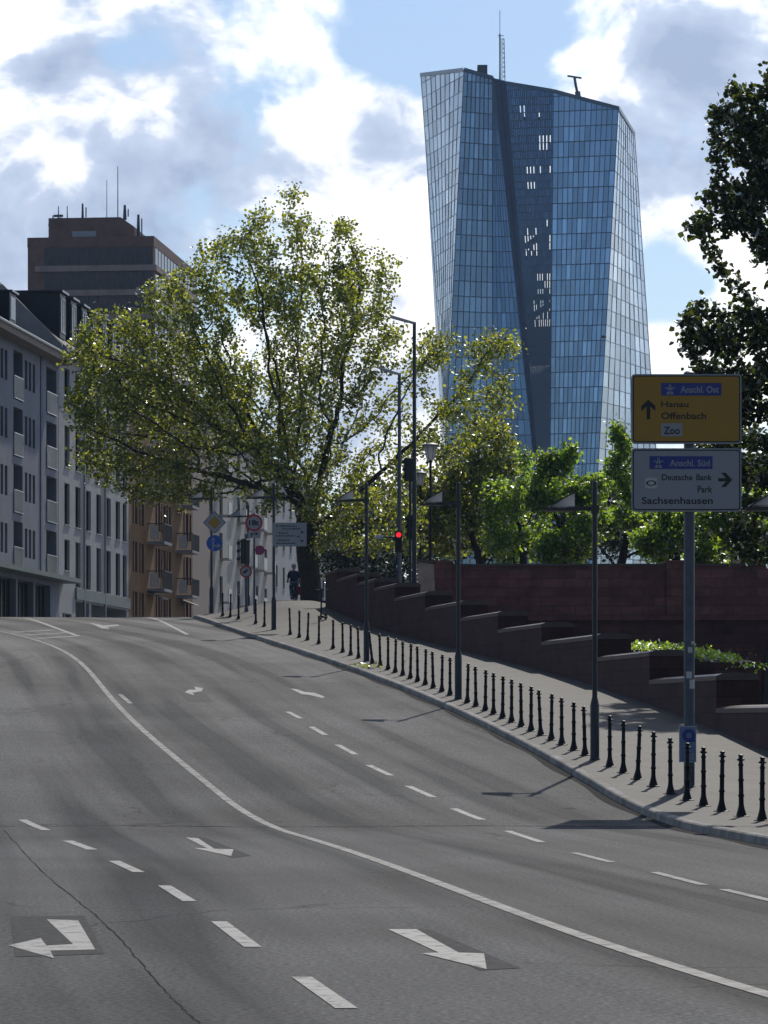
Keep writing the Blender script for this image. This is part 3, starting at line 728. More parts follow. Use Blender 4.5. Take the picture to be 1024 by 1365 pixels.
# ================================================================= SIGNS
def rrect(w, h, r, n=5):
    p = []
    for cx,cz,a0 in ((w/2-r,h/2-r,0),(-w/2+r,h/2-r,90),(-w/2+r,-h/2+r,180),(w/2-r,-h/2+r,270)):
        for i in range(n+1): a = math.radians(a0+90*i/n); p.append((cx+r*math.cos(a), cz+r*math.sin(a)))
    return p
def plate(name, mat, parent, cx, cz, w, h, r, y, t): 
    return MB().prism([(cx+a,y,cz+c) for a,c in rrect(w,h,r)],(0,-t,0)).build(name,mat,parent)
def flat(name, mat, parent, pts, y, t=.002): return MB().prism([(a,y,c) for a,c in pts],(0,-t,0)).build(name,mat,parent)
YS = ray_on(919, lambda y: bollX(y)+.62, 50, 90); u = .19922*YS/F
XS = (919-CX)*YS/F; ZS = zs(YS, XS-kerbX(YS))
print('SIGN Y', YS)
sp = thing('sign_post','thick grey steel post that carries the yellow and white direction signs','sign post',(XS,YS,ZS))
zt = H+(CY-497)*YS/F-ZS
MB().lathe([(.12,-.05),(.12,.01),(.095,.02),(.095,zt)],16).build('post','galv',sp,True)
MB().lathe([(.097,zt-.02),(.1,zt),(.06,zt+.03)],16).build('cap','galv',sp,True)
for k,(z,w_,h_) in enumerate([(1.9,.10,.12),(2.35,.08,.1),(1.72,.12,.16),(2.5,.07,.05)]):
    b = MB(); 
    a0 = -1.7+.3*k
    for i in range(4):
        a,c = a0+w_/.097*i/4-.5, a0+w_/.097*(i+1)/4-.5
        b.quad((.0975*math.cos(a),.0975*math.sin(a),z),(.0975*math.cos(c),.0975*math.sin(c),z),(.0975*math.cos(c),.0975*math.sin(c),z+h_),(.0975*math.cos(a),.0975*math.sin(a),z+h_))
    b.build('sticker','white' if k != 1 else 'lgrey',sp)
zo = lambda zy: H+(CY-(480+zy*.19922))*YS/F
def Sx(zx): return (820+zx*.19922-919)*YS/F
def signboard(label, zx0, zx1, zy0, zy1, mat, rim):
    s = thing('direction_sign',label,'road sign',(XS,YS-.16,ZS))
    cx, w = (Sx(zx0)+Sx(zx1))/2, Sx(zx1)-Sx(zx0); z0, z1 = zo(zy1)-ZS, zo(zy0)-ZS; cz, h = (z0+z1)/2, z1-z0
    plate('backing','back_sign',s,cx,cz,w,h,.06,.04,.03)
    plate('rim',rim,s,cx,cz,w,h,.06,.008,.02)
    plate('border','black_sign',s,cx,cz,w-.05,h-.05,.05,-.013,.003)
    plate('panel',mat,s,cx,cz,w-.09,h-.09,.04,-.0165,.003)
    for z in (z0+.2,z1-.2): MB().box(-.2,.2,.042,.09,z-.04,z+.04).build('clamp','galv',s)
    return s
def Q(zx, zy): return (Sx(zx), zo(zy)-ZS)
y1 = -.0198
def autobahn(s, x0, x1, z0, z1, y):        # two lanes running under a bridge
    w, h = x1-x0, z1-z0; f = lambda a,b: (x0+a*w, z0+b*h)
    flat('pictogram','white_sign',s,[f(.12,0),f(.44,0),f(.47,.28),f(.26,.28)],y); flat('pictogram','white_sign',s,[f(.88,0),f(.56,0),f(.53,.28),f(.74,.28)],y)
    flat('pictogram','white_sign',s,[f(.3,.40),f(.46,.40),f(.47,1),f(.42,1)],y); flat('pictogram','white_sign',s,[f(.7,.40),f(.54,.40),f(.53,1),f(.58,1)],y)
    flat('pictogram','white_sign',s,[f(0,.62),f(.32,.50),f(.33,.60),f(0,.72)],y); flat('pictogram','white_sign',s,[f(1,.62),f(.68,.50),f(.67,.60),f(1,.72)],y)
ys_ = signboard('yellow direction sign with an upward arrow and a blue motorway panel, upper of the two',105,840,100,565,'yellow_sign','white_sign')
def rect(s,name,mat,a,b,c,d,y): p,q_ = Q(a,d),Q(b,c); return flat(name,mat,s,[(p[0],p[1]),(q_[0],p[1]),(q_[0],q_[1]),(p[0],q_[1])],y)
def txt(s,body,a,b,base,cap,mat,y): p = Q(a,base); return text_mesh(body,p[0],p[1],Sx(b)-Sx(a),(base-cap)*u,y,mat,s)
rect(ys_,'blue_panel','navy_sign',302,705,160,244,y1); autobahn(ys_,Q(330,0)[0],Q(395,0)[0],Q(0,236)[1],Q(0,168)[1],y1-.0025); txt(ys_,'Anschl. Ost',432,688,224,180,'white_sign',y1-.003)
txt(ys_,'Hanau',303,486,320,280,'black_sign',y1-.001); txt(ys_,'Offenbach',303,604,400,355,'black_sign',y1-.001)
rect(ys_,'place_panel','white_sign',302,445,428,516,y1); txt(ys_,'Zoo',320,428,500,450,'black_sign',y1-.003)
def arrow(s, cx, cy, L_, hw, th, ang):
    pts = [(-L_/2,-th/2),(L_/2-th*1.9,-th/2),(L_/2-th*1.4-hw*.9,-hw),(L_/2-hw*.9,-hw),(L_/2,0),(L_/2-hw*.9,hw),(L_/2-th*1.4-hw*.9,hw),(L_/2-th*1.9,th/2),(-L_/2,th/2)]
    c, d = math.cos(ang), math.sin(ang); o = Q(cx,cy)
    return flat('arrow','black_sign',s,[(o[0]+(a*c-b*d)*u, o[1]+(a*d+b*c)*u) for a,b in pts],y1)
arrow(ys_,218,337,132,47,24,math.pi/2)
ws = signboard('white direction sign with an arrow to the right and stadium symbol, lower of the two',105,840,595,1018,'white_sign','white_sign')
rect(ws,'blue_panel','navy_sign',226,646,648,734,y1); autobahn(ws,Q(252,0)[0],Q(318,0)[0],Q(0,726)[1],Q(0,656)[1],y1-.0025); txt(ws,'Anschl. Süd',360,628,714,672,'white_sign',y1-.003)
txt(ws,'Deutsche',308,512,808,768,'black_sign',y1-.001); txt(ws,'Bank',538,643,808,768,'black_sign',y1-.001); txt(ws,'Park',546,645,890,845,'black_sign',y1-.001); txt(ws,'Sachsenhausen',174,648,966,920,'black_sign',y1-.001)
arrow(ws,730,806,94,48,22,0)
rect(ws,'stadium_symbol','lgrey',198,275,792,862,y1)
b = MB(); o_ = Q(237,828)
for i in range(20):
    a,c = 2*math.pi*i/20, 2*math.pi*(i+1)/20
    b.prism([(o_[0]+R*u*math.cos(t), y1-.0022, o_[1]+R*u*.55*math.sin(t)) for R,t in ((34,a),(34,c),(22,c),(22,a))],(0,-.001,0))
b.build('stadium_ring','black_sign',ws)
# small poster board tied to the post
pb = thing('poster_board','small blue and white poster board tied low on the sign post','poster',(XS,YS-.13,ZS))
def B(px,py): return ((px-919)*YS/F, H+(CY-py)*YS/F-ZS)
a,c = B(904.5,1016),B(927.5,968)
MB().box(a[0],c[0],-.004,.012,a[1],c[1]).build('board','white',pb)
MB().box(a[0]+.012,c[0]-.012,-.0062,-.0042,a[1]+.012,c[1]-.012).build('print',simple('poster_print',(.16,.22,.36),.5),pb)
d = B(917.5,980.5); MB().disc(d[0],-.0064,d[1],.115,24,.002,.05).build('emblem','navy_sign',pb)
flat('emblem_wave','navy_sign',pb,[(d[0]-.1,d[1]-.13),(d[0]+.13,d[1]-.1),(d[0]+.1,d[1]-.07),(d[0]-.02,d[1]-.12)],-.0064)
e = B(916.5,1012); text_mesh('22',e[0],e[1],.11,.10,-.0066,'white_sign',pb)
# priority diamond and arrow sign on the crest lamp post
l5 = lamp_objs[282]; bx,by,bz = l5.location
def at(px,py,Y): return (px-CX)*Y/F, H+(CY-py)*Y/F
Yd = by-.12
x_,z_ = at(286,696.5,Yd)
ds = thing('priority_sign','yellow and white diamond priority sign above the round blue one','road sign',(x_,Yd,z_))
for nm,mt,r,y in (('rim','white_sign',.49,0),('outline','black_sign',.465,-.012),('panel','white_sign',.445,-.015),('yellow_panel','yellow_sign',.27,-.018)):
    flat(nm,mt,ds,[(r,0),(0,r),(-r,0),(0,-r)],y,.01 if y == 0 else .002)
MB().box(-.1,.05,.0,.1,-.05,.05).build('clamp','galv',ds)
x_,z_ = at(286,724,Yd)
bs = thing('mandatory_sign','round blue sign with white straight and right arrows under the diamond','road sign',(x_,Yd,z_))
MB().disc(0,0,0,.345,32,.01).build('rim','white_sign',bs); MB().disc(0,-.0105,0,.33,32,.002).build('panel','blue_sign',bs)
def wpoly(s,pts): flat('arrow','white_sign',s,pts,-.013,.002)
wpoly(bs,[(-.09,-.27),(-.03,-.27),(-.03,.10),(-.09,.10)]); wpoly(bs,[(-.17,.09),(-.06,.25),(.05,.09),(-.06,.15)])
wpoly(bs,[(-.029,-.14),(.14,-.14),(.14,-.08),(-.029,-.08)]); wpoly(bs,[(.10,-.23),(.27,-.11),(.10,.01),(.16,-.11)])
MB().box(-.1,.05,.001,.1,-.05,.05).build('clamp','galv',bs)
# weight limit post
Yw = 134.0; xw,zb = at(339,0,Yw)[0], zs(Yw,3)
def lz(py): return H+(CY-py)*Yw/F-zb
wp = thing('sign_pole','slim grey pole carrying the round weight limit sign at the crest','sign post',(xw,Yw,zb))
MB().lathe([(.04,-.05),(.04,lz(684)),(.02,lz(684)+.02)],10).build('pole','galv',wp,True)
w1 = thing('weight_sign','round white sign with red ring reading 18t','road sign',(xw-.01,Yw-.06,zb+lz(697)))
MB().disc(0,0,0,.345,36,.008).build('panel','white_sign',w1); MB().disc(0,-.0085,0,.345,36,.003,.265).build('red_ring','red_sign',w1)
text_mesh('18t',-.20,-.10,.40,.21,-.0125,'black_sign',w1,bold=.035)
MB().box(-.05,.05,.001,.06,-.04,.04).build('clamp','galv',w1)
w2 = thing('arrow_plate','small white plate with a bent right arrow under the weight limit sign','road sign',(xw-.0,Yw-.06,zb+lz(713)))
plate('panel','white_sign',w2,0,0,.5,.26,.02,0,.008)
flat('arrow','black_sign',w2,[(-.13,-.08),(-.09,-.08),(-.09,.02),(.06,.02),(.06,-.03),(.16,.04),(.06,.11),(.06,.06),(-.13,.06)],-.0085,.002)
MB().box(-.05,.05,.001,.06,-.04,.04).build('clamp','galv',w2)
w3 = thing('no_stopping_sign','small round purple sign lower on the weight limit pole','road sign',((346.6-CX)*Yw/F,Yw-.07,zb+lz(733.5)))
MB().disc(0,0,0,.19,24,.008).build('panel','purple_sign',w3); MB().disc(0,-.0085,0,.19,24,.003,.155).build('red_ring','red_sign',w3); MB().box(-.23,.0,.001,.06,-.03,.03).build('clamp','galv',w3)
w4 = thing('ban_sign','round white ban sign with red ring below the traffic signal at the crest','road sign',((328-CX)*138/F,137.88,H+(CY-762)*138/F))
MB().disc(0,0,0,.25,28,.008).build('panel','white_sign',w4); MB().disc(0,-.0085,0,.25,28,.003,.19).build('red_ring','red_sign',w4)
flat('pictogram','black_sign',w4,[(-.12,-.10),(.0,-.06),(.06,.02),(.12,.1),(.02,.08),(-.1,.0)],-.0085,.002); MB().box(-.05,.05,.001,.09,-.03,.03).build('clamp','galv',w4)
# white direction board on the fourth lamp post
l4 = lamp_objs[365]; Yb = l4.location.y-.12
x0,z0 = at(363.5,728,Yb); x1,z1 = at(408.5,697,Yb)
db = thing('direction_board','white direction board with rows of small dark lettering on the lamp post','road sign',(x0,Yb,z0))
w_,h_ = x1-x0, z1-z0
MB().box(0,w_,0,.02,0,h_).build('board','white_sign',db); MB().box(-.01,w_+.01,.0205,.04,-.01,h_+.01).build('backing','back_sign',db)
rg = random.Random(5)
for (zf,xf0,xf1) in ((.86,.2,.72),(.74,.28,.82),(.56,.18,.45),(.44,.1,.66),(.40,.72,.8),(.25,.14,.5),(.12,.12,.68)):
    x = xf0*w_; b = MB()
    while x < xf1*w_:
        d_ = rg.uniform(.03,.07); b.box(x,min(x+d_,xf1*w_),-.003,-.0005,zf*h_-.018,zf*h_+rg.uniform(.012,.03)); x += d_+.02
    b.build('lettering','black_sign',db)
for zf in (.6,.22): flat('arrow','black_sign',db,[(.84*w_,zf*h_-.05),(.94*w_,zf*h_),(.84*w_,zf*h_+.05)],-.001,.002)
flat('arrow','black_sign',db,[(.1*w_,.84*h_),(.16*w_,.84*h_),(.13*w_,.93*h_)],-.001,.002)
MB().box(0,.12,.041,.12,.2,.3).build('clamp','galv',db); MB().box(0,.12,.041,.12,.65,.75).build('clamp','galv',db)
# ================================================================= GLASS TOWERS far behind
def panes(name, base, metal, rough, v=.25):
    m, nt, b = nmat(name); L = nt.links.new
    g = N(nt,'ShaderNodeNewGeometry'); r = ramp(nt,[(0,tuple(c*(1-v) for c in base)),(.55,base),(.93,tuple(min(1,c*(1+v)) for c in base)),(1,tuple(min(1,c*(1+2.2*v)) for c in base))])
    L(g.outputs['Random Per Island'], r.inputs['Fac']); L(r.outputs[0], b.inputs['Base Color']); b.inputs['Metallic'].default_value = metal; b.inputs['Roughness'].default_value = rough
    return m
M['tower_front'] = panes('tower_glass_blue',(.29,.43,.60),.85,.16,.24)
M['tower_side'] = panes('tower_glass_pale',(.50,.58,.66),.85,.22,.28)
M['tower_deep'] = panes('tower_glass_deep',(.07,.14,.30),.7,.2,.3)
M['tower_mid'] = panes('tower_glass_mid',(.15,.26,.43),.8,.2,.25)
M['tower_atrium'] = panes('tower_glass_atrium',(.12,.20,.35),.75,.2,.3)
M['tower_strip'] = simple('tower_dark_strip',(.018,.035,.10),.3,.3,.1)
M['mullion'] = simple('tower_mullion',(.10,.15,.21),.45,.4,.1,.05)
M['mullion_pale'] = simple('tower_mullion_pale',(.40,.46,.52),.45,.4,.1,.05)
YT = 950.0; FLH = 4.32
twr = thing('office_tower','tall twin glass office tower with slanted facets and a roof antenna above the trees','tower',(P(710,0,YT).x,YT,0)); TO = Vector(twr.location)
def edge(t, b): # 3-D line through a top and a lower survey point (px,py,Y); returns point at height z
    T_, B_ = P(*t), P(*b)
    return lambda z: T_+(B_-T_)*((z-T_.z)/(B_.z-T_.z)), T_.z
rt = random.Random(11)
def facet(name, eL, eR, ncol, mat, mul, z0=0.0, skip=None, jit=.03, mw=.16, fl=1, proud=.12):
    (fL,zL),(fR,zR) = eL, eR
    b = MB(); mb = MB(); zmax = max(zL,zR)
    nrm = None; k = int(z0//FLH); rows = []
    def pt(t,z):
        zz = min(z, zL+(zR-zL)*t); return fL(zz).lerp(fR(zz), t)
    mid = pt(.5,zmax*.5); du = pt(.6,zmax*.5)-mid; nrm = du.cross(Vector((0,0,1))).normalized()
    if nrm.y > 0: nrm = -nrm
    z = z0
    while z < zmax:
        z2 = z+FLH*fl
        for c in range(ncol):
            t0,t1 = c/ncol,(c+1)/ncol
            if z >= zL+(zR-zL)*t0-.3 and z >= zL+(zR-zL)*t1-.3: continue
            if skip and skip(pt((t0+t1)/2,(z+z2)/2), c): continue
            off = rt.uniform(0,1)
            q_ = [pt(t0,z),pt(t1,z),pt(t1,z2),pt(t0,z2)]
            q_ = [p+nrm*rt.uniform(-jit,jit)-TO for p in q_]
            b.quad(*q_)
        for c in range(ncol):      # transom
            t0,t1 = c/ncol,(c+1)/ncol
            if z > zL+(zR-zL)*min(1,t1) : continue
            a,d = pt(t0,z),pt(t1,z); h = Vector((0,0,.24))
            mb.quad(a+nrm*proud-TO,d+nrm*proud-TO,d+nrm*proud+h-TO,a+nrm*proud+h-TO)
            mb.quad(a-TO,d-TO,d+nrm*proud-TO,a+nrm*proud-TO)
        z = z2
    for c in range(ncol+1):
        t = c/ncol; zt_ = zL+(zR-zL)*t
        zz = z0
        while zz < zt_-.5:
            z2 = min(zz+FLH*4,zt_); a,d = pt(t,zz),pt(t,z2); uvec = du.normalized()*mw/2
            n2 = nrm*(proud+.08)
            mb.quad(a-uvec+n2-TO,a+uvec+n2-TO,d+uvec+n2-TO,d-uvec+n2-TO)
            mb.quad(a-uvec-TO,a-uvec+n2-TO,d-uvec+n2-TO,d-uvec-TO); mb.quad(a+uvec+n2-TO,a+uvec-TO,d+uvec-TO,d+uvec+n2-TO)
            zz = z2
    # roof edge
    a,d = pt(0,999),pt(1,999); h = Vector((0,0,.7))
    mb.quad(a+nrm*.25-h-TO,d+nrm*.25-h-TO,d+nrm*.25+h*.6-TO,a+nrm*.25+h*.6-TO); mb.quad(a+nrm*.25+h*.6-TO,d+nrm*.25+h*.6-TO,d-nrm*.5+h*.6-TO,a-nrm*.5+h*.6-TO)
    o = b.build(name,mat,twr); mb.build('mullions',mul,o); return o
eA = edge((561,99,985),(597,612,972)); eAB = edge((618.7,92,950),(592.8,612,950)); eBC = edge((657,103,954),(657,612,954))
eS1 = edge((659,106,953.7),(712,612,953.7)); eS2 = edge((675,110,952.6),(717,612,952.6)); eCD = edge((738,120.5,950),(733.5,612,950))
eDE = edge((824.5,143.5,946),(798,613,946)); eE = edge((846,178,985),(875.5,612,985))
facet('glass_facade',eA,eAB,9,'tower_side','mullion_pale',z0=75,jit=.05,mw=.05,proud=.05)
facet('glass_facade',eAB,eBC,7,'tower_front','mullion')
facet('glass_facade',eBC,eS1,6,'tower_mid','mullion',jit=.006)
facet('dark_fin',eS1,eS2,2,'tower_strip','tower_strip',jit=0)
HOL = [(684,703,143,156),(714,723,148,156),(718,736,178,200),(703,716,224,234),(720,736,224,234),(704,724,247,256),(699,716,300,345),(727,738,296,337),(715,738,363,392),(711,740,400,440),(706,738,483,508),(704,737,511,548),(704,734,556,580),(712,733,590,640)]
def skipper(p, c):
    px, py = CX+p.x*F/p.y, CY-(p.z-H)*F/p.y
    if c % 2: return False
    return any(a <= px <= b_ and y0 <= py <= y1_ for a,b_,y0,y1_ in HOL) and rt.random() < .6
facet('atrium_screen',eS2,eCD,24,'tower_atrium','mullion',skip=skipper,jit=.004,mw=.16,fl=.5)
facet('glass_facade',eCD,eDE,12,'tower_front','mullion')
facet('glass_facade',eDE,eE,9,'tower_side','mullion_pale',jit=.04,mw=.05,proud=.05)
# solid bodies behind the glass
def core(lines, back, name='tower_core'):
    b = MB(); top = []; bot = []
    for (f,zt_) in lines: top.append(f(zt_-1.2)+Vector((0,1.2,0))-TO); bot.append(f(0)+Vector((0,1.2,0))-TO)
    for (px,py,Y) in back: p = P(px,py,Y); top.append(p-TO); bot.append(Vector((p.x,p.y,0))-TO)
    k = len(top); b.v = [tuple(p) for p in bot+top]
    for i in range(k): j = (i+1)%k; b.f.append((i,j,k+j,k+i))
    b.f.append(tuple(k+i for i in range(k))); return b.build(name,'tower_deep',twr)
core([edge((562,100,986),(603,612,980)),eAB,eBC,edge((660,106,962),(700,612,962))],[(668,120,1000),(610,112,1012)])
core([edge((739,121,951),(737,612,951)),eDE,eE],[(830,190,1015),(752,140,1010)])
b = MB()
for (x0,y0,x1,y1_) in ((706,512,738,489),(704,548,739,503),(712,420,740,402),(700,330,738,300)):
    MB().tube([P(x0,y0,962)-TO,P(x1,y1_,962)-TO],.9,6).build('atrium_brace','tower_strip',twr)
pass
b = MB()
for py in (160,236,260,345,396,444,480,552,584): a,c = P(690 if py<400 else 704,py,964)-TO,P(739,py,958)-TO; b.tube([a,c],1.1,4)
b.build('atrium_bridge','tower_strip',twr)
# aerial, crane and plant on the roof
b = MB(); base = P(669.5,108,960); topp = P(669.5,52,960)
for sx,sy in ((-1,-1),(1,-1),(1,1),(-1,1)): b.tube([base+Vector((sx*.85,sy*.85,-2))-TO,topp+Vector((sx*.55,sy*.55,0))-TO],.12,4)
n_ = 9
for i in range(n_):
    z0_,z1_ = base.z+(topp.z-base.z)*i/n_, base.z+(topp.z-base.z)*(i+1)/n_
    s = .85-.3*i/n_
    for (ax,ay),(bx_,by_) in (((-1,-1),(1,-1)),((1,-1),(1,1)),((1,1),(-1,1)),((-1,1),(-1,-1))):
        b.tube([(base.x+ax*s-TO.x,base.y+ay*s-TO.y,z0_),(base.x+bx_*s-TO.x,base.y+by_*s-TO.y,z1_)],.08,4); b.tube([(base.x+ax*s-TO.x,base.y+ay*s-TO.y,z1_),(base.x+bx_*s-TO.x,base.y+by_*s-TO.y,z1_)],.08,4)
am = b.build('antenna_mast','lgrey',twr)
b = MB(); b.tube([P(666.5,108,960)-TO,P(666.5,45,960)-TO],.22,6); b.tube([P(666.5,46,960)-TO,P(666.5,14,960)-TO],.09,5); b.tube([P(663.5,47.5,960)-TO,P(672,47.5,960)-TO],.12,4); b.build('antenna_rod','galv',am)
b = MB(); b.tube([P(771,129,970)-TO,P(770,122,970)-TO],.8,6); b.tube([P(770,124,970)-TO,P(767.5,113,970)-TO,P(766,103,970)-TO],.4,6); b.tube([P(756.5,101,970)-TO,P(775.5,104,970)-TO],.28,5); b.build('roof_crane','galv',twr)
b = MB(); c = P(643,0,955); z0_,z1_ = P(0,98,955).z,P(0,88,955).z; b.box(c.x-1.4-TO.x,c.x+1.4-TO.x,3,8,z0_-1.2+0.6,z1_); b.box(c.x-.5-TO.x,c.x+.8-TO.x,4,7,z0_-3,z0_); b.build('roof_plant','frame_dark',twr)
b = MB(); b.tube([P(807,0,946).to_3d()*0+P(806.5,449,944)-TO,P(804,449,942)-TO],.5,5); b.build('facade_hoist','frame_dark',twr)

# ================================================================= STREET BUILDINGS on the far side of the crossing
AF = math.atan2(1,.103); GZ = 6.1
def fpt(Y): return Vector((-37.75+.103*Y, Y, GZ))
def lx(Y, Y0): return (Y-Y0)*math.hypot(1,.103)
def fwall(name, mat, root, L_, z0, z1, holes, depth, dep=.22):
    xs = sorted(set([0,L_]+[h[0] for h in holes]+[h[1] for h in holes])); zs_ = sorted(set([z0,z1]+[h[2] for h in holes]+[h[3] for h in holes]))
    b = MB()
    for i in range(len(xs)-1):
        for j in range(len(zs_)-1):
            cx_,cz_ = (xs[i]+xs[i+1])/2,(zs_[j]+zs_[j+1])/2
            if any(h[0] < cx_ < h[1] and h[2] < cz_ < h[3] for h in holes): continue
            b.quad((xs[i],0,zs_[j]),(xs[i+1],0,zs_[j]),(xs[i+1],0,zs_[j+1]),(xs[i],0,zs_[j+1]))
    for h in holes:
        x0,x1,a,c = h[:4]; d = h[4] if len(h) > 4 else dep
        b.quad((x0,0,a),(x0,0,c),(x0,d,c),(x0,d,a)); b.quad((x1,0,a),(x1,d,a),(x1,d,c),(x1,0,c)); b.quad((x0,0,c),(x1,0,c),(x1,d,c),(x0,d,c)); b.quad((x0,0,a),(x0,d,a),(x1,d,a),(x1,0,a))
    b.quad((0,0,z0),(0,0,z1),(0,depth,z1),(0,depth,z0)); b.quad((L_,0,z0),(L_,depth,z0),(L_,depth,z1),(L_,0,z1)); b.quad((0,depth,z0),(0,depth,z1),(L_,depth,z1),(L_,depth,z0)); b.quad((0,.6,z1),(L_,.6,z1),(L_,depth,z1),(0,depth,z1))
    return b.build(name,mat,root)
_win = {}
def window(root, x0, x1, z0, z1, d=.2, fm='frame_dark', gm='glass_dark', bars=1, sill=None):
    k = (round(x1-x0,3),round(z1-z0,3),fm,gm,bars,sill); w, h = x1-x0, z1-z0
    if k not in _win:
        f = MB(); t = .06
        f.box(0,w,-.05,.02,0,t); f.box(0,w,-.05,.02,h-t,h); f.box(0,t,-.05,.02,t,h-t); f.box(w-t,w,-.05,.02,t,h-t)
        for i in range(bars): x = w*(i+1)/(bars+1); f.box(x-.03,x+.03,-.045,.02,t,h-t)
        o = f.build('window',fm,None); MB().quad((0,0,0),(w,0,0),(w,0,h),(0,0,h)).build('pane',gm,o)
        if sill: MB().box(-.06,w+.06,-.27,.0,-.06,-.005).build('sill',sill,o)
        _win[k] = o; o.parent = root; o.location = (x0,d,z0); return o
    return addpart(_win[k], root, (x0,d,z0))
def Z(a): return a-GZ
# ---- blue grey house
Y0 = 150; L_ = lx(189.2,Y0)
g1 = thing('apartment_house','blue grey apartment house with dark balconies and a shop canopy at street level','building',fpt(Y0),AF,'houses along the far street')
holes = []; wins = []; bays = []; shops = []
for ft in (20.9,17.9,14.9,11.9):
    for c in (181.6,174.6,167.6,160.6):
        for d in (-1,0,1): x = lx(c+d,Y0); holes.append((x-.33,x+.33,Z(ft-1.55),Z(ft))); wins.append(holes[-1])
    for a,c in ((177.4,179.7),(170.4,172.7),(163.4,165.7),(185.9,188.7)):
        holes.append((lx(a,Y0),lx(c,Y0),Z(ft-2.35),Z(ft+.25),1.1)); bays.append(holes[-1])
for a in (156,160.5,165,169.5,174,178.5,183): holes.append((lx(a,Y0),lx(a+4,Y0),.3,3.0,.4)); shops.append(holes[-1])
fwall('wall','plaster_blue',g1,L_,-.6,Z(21.9),holes,12)
for h in wins: window(g1,h[0],h[1],h[2],h[3],.2,'frame_dark',random.choice(['glass_dark','glass_dark','glass_blind']),0)
rp = None
for h in bays:
    window(g1,h[0]+.05,h[1]-.05,h[2]+.02,h[3]-.02,1.05,'frame_dark','glass_dark',1)
    w = h[1]-h[0]
    key = round(w,2)
    if rp is None or rp[0] != key:
        b = MB(); b.box(0,w,-.07,-.02,1.2,1.26); b.box(0,w,-.07,-.02,.05,.1)
        o = b.build('railing','lgrey',g1); s = MB()
        n_ = int(w/.16)
        for i in range(n_): s.box(.05+i*w/n_,.05+i*w/n_+.045,-.055,-.03,.1,1.2)
        s.build('slats','lgrey',o); o.location = (h[0],0,h[2]); rp = (key,o)
    else: addpart(rp[1],g1,(h[0],0,h[2]))
for h in shops: window(g1,h[0],h[1],h[2],h[3],.38,'frame_dark','glass_green',3)
for c in (170,184.5): MB().box(lx(c,Y0)-.25,lx(c,Y0)+.25,-.06,-.003,3.5,Z(21.8)).build('pilaster','plaster_blue2',g1)
MB().box(0,lx(190.6,Y0),-1.1,-.004,3.25,3.5).build('canopy','shop',g1)
MB().box(-1,L_+.4,-.75,-.004,Z(21.55),Z(21.9)+.003).build('soffit','soffit',g1)
MB().tube([(-1,-.8,Z(21.95)),(L_+.5,-.8,Z(21.95))],.09,6).build('gutter','zinc',g1)
MB().prism([(-1,-.72,Z(21.93)),(-1,6.2,Z(26.2)),(-1,12.5,Z(21.93))],(L_+1.0,0,0)).build('roof','slate',g1)
dm = None
for c in (160.5,164.5,169,174.5,178.8):
    if dm is None:
        b = MB(); b.box(0,1.5,0,2.6,0,1.75); b.box(-.1,1.6,-.12,2.7,1.753,1.86)
        dm = b.build('dormer','slate',g1); MB().box(-.12,1.62,-.16,-.125,1.76,1.86).build('flashing','zinc',dm); MB().box(.2,1.3,-.03,-.004,.35,1.55).build('pane','glass_dark',dm)
        MB().box(-.06,-.004,-.05,.02,.1,1.74).build('corner_trim','zinc',dm); dm.location = (lx(c,Y0),.5,Z(22.6))
    else: addpart(dm,g1,(lx(c,Y0),.5,Z(22.6)))
# ---- pale house with mansard roof
Y0 = 189.3; L_ = lx(211.3,Y0)
g2 = thing('apartment_house','pale grey house with tall dark windows and a dark mansard roof of dormers','building',fpt(Y0),AF,'houses along the far street')
holes = []; wins = []; cols = [191.7,194.9,198.1,201.3,204.5,207.6,210.0]
for ft in (21.6,18.36,15.1,11.9):
    for i,c in enumerate(cols):
        x = lx(c,Y0); hh = 2.35 if ft > 12 else 2.6
        if i == 0 and ft < 12: hh = 1.75
        holes.append((x-.75,x+.75 if i < 6 else x+.6,Z(ft-hh),Z(ft))); wins.append(holes[-1])
holes.append((lx(190.3,Y0),lx(193,Y0),-.2,1.6)); wins_s = [holes[-1]]
for a,c in ((194.2,198.3),(199,203),(203.8,210.5)): holes.append((lx(a,Y0),lx(c,Y0),-.3,2.4,1.6)); wins_s.append(holes[-1])
fwall('wall','plaster_white',g2,L_,-.6,Z(22.6),holes,14)
for h in wins: window(g2,h[0],h[1],h[2],h[3],.2,'frame_dark',random.choice(['glass_dark','glass_dark','glass_dark','glass_blind']),1,'frame_white')
for h in wins_s: window(g2,h[0],h[1],h[2],h[3],.2 if h is wins_s[0] else 1.55,'frame_dark','glass_dark',1)
MB().box(lx(194,Y0),L_,-.12,-.003,2.5,3.15).build('shop_fascia','shop',g2)
MB().tube([(lx(196.5,Y0),-.08,0),(lx(196.5,Y0),-.08,Z(22.4))],.07,6).build('downpipe','zinc',g2); MB().tube([(lx(203,Y0),-.08,0),(lx(203,Y0),-.08,Z(22.4))],.07,6).build('downpipe','zinc',g2)
MB().box(-.1,L_+.1,-.5,-.004,Z(22.35),Z(22.6)).build('eaves','plaster_white',g2)
MB().prism([(.3,-.4,Z(22.603)),(.3,3.2,Z(26.0)),(.3,11,Z(26.0)),(.3,14.2,Z(22.603))],(L_-.3,0,0)).build('roof','slate',g2)
MB().prism([(-.06,-.2,Z(22.0)),(-.06,-.2,Z(22.75)),(-.06,3.2,Z(26.15)),(-.06,11,Z(26.15)),(-.06,14,Z(22.6)),(-.06,14,Z(22.0))],(.35,0,0)).build('gable','plaster_cream',g2)
dm = None
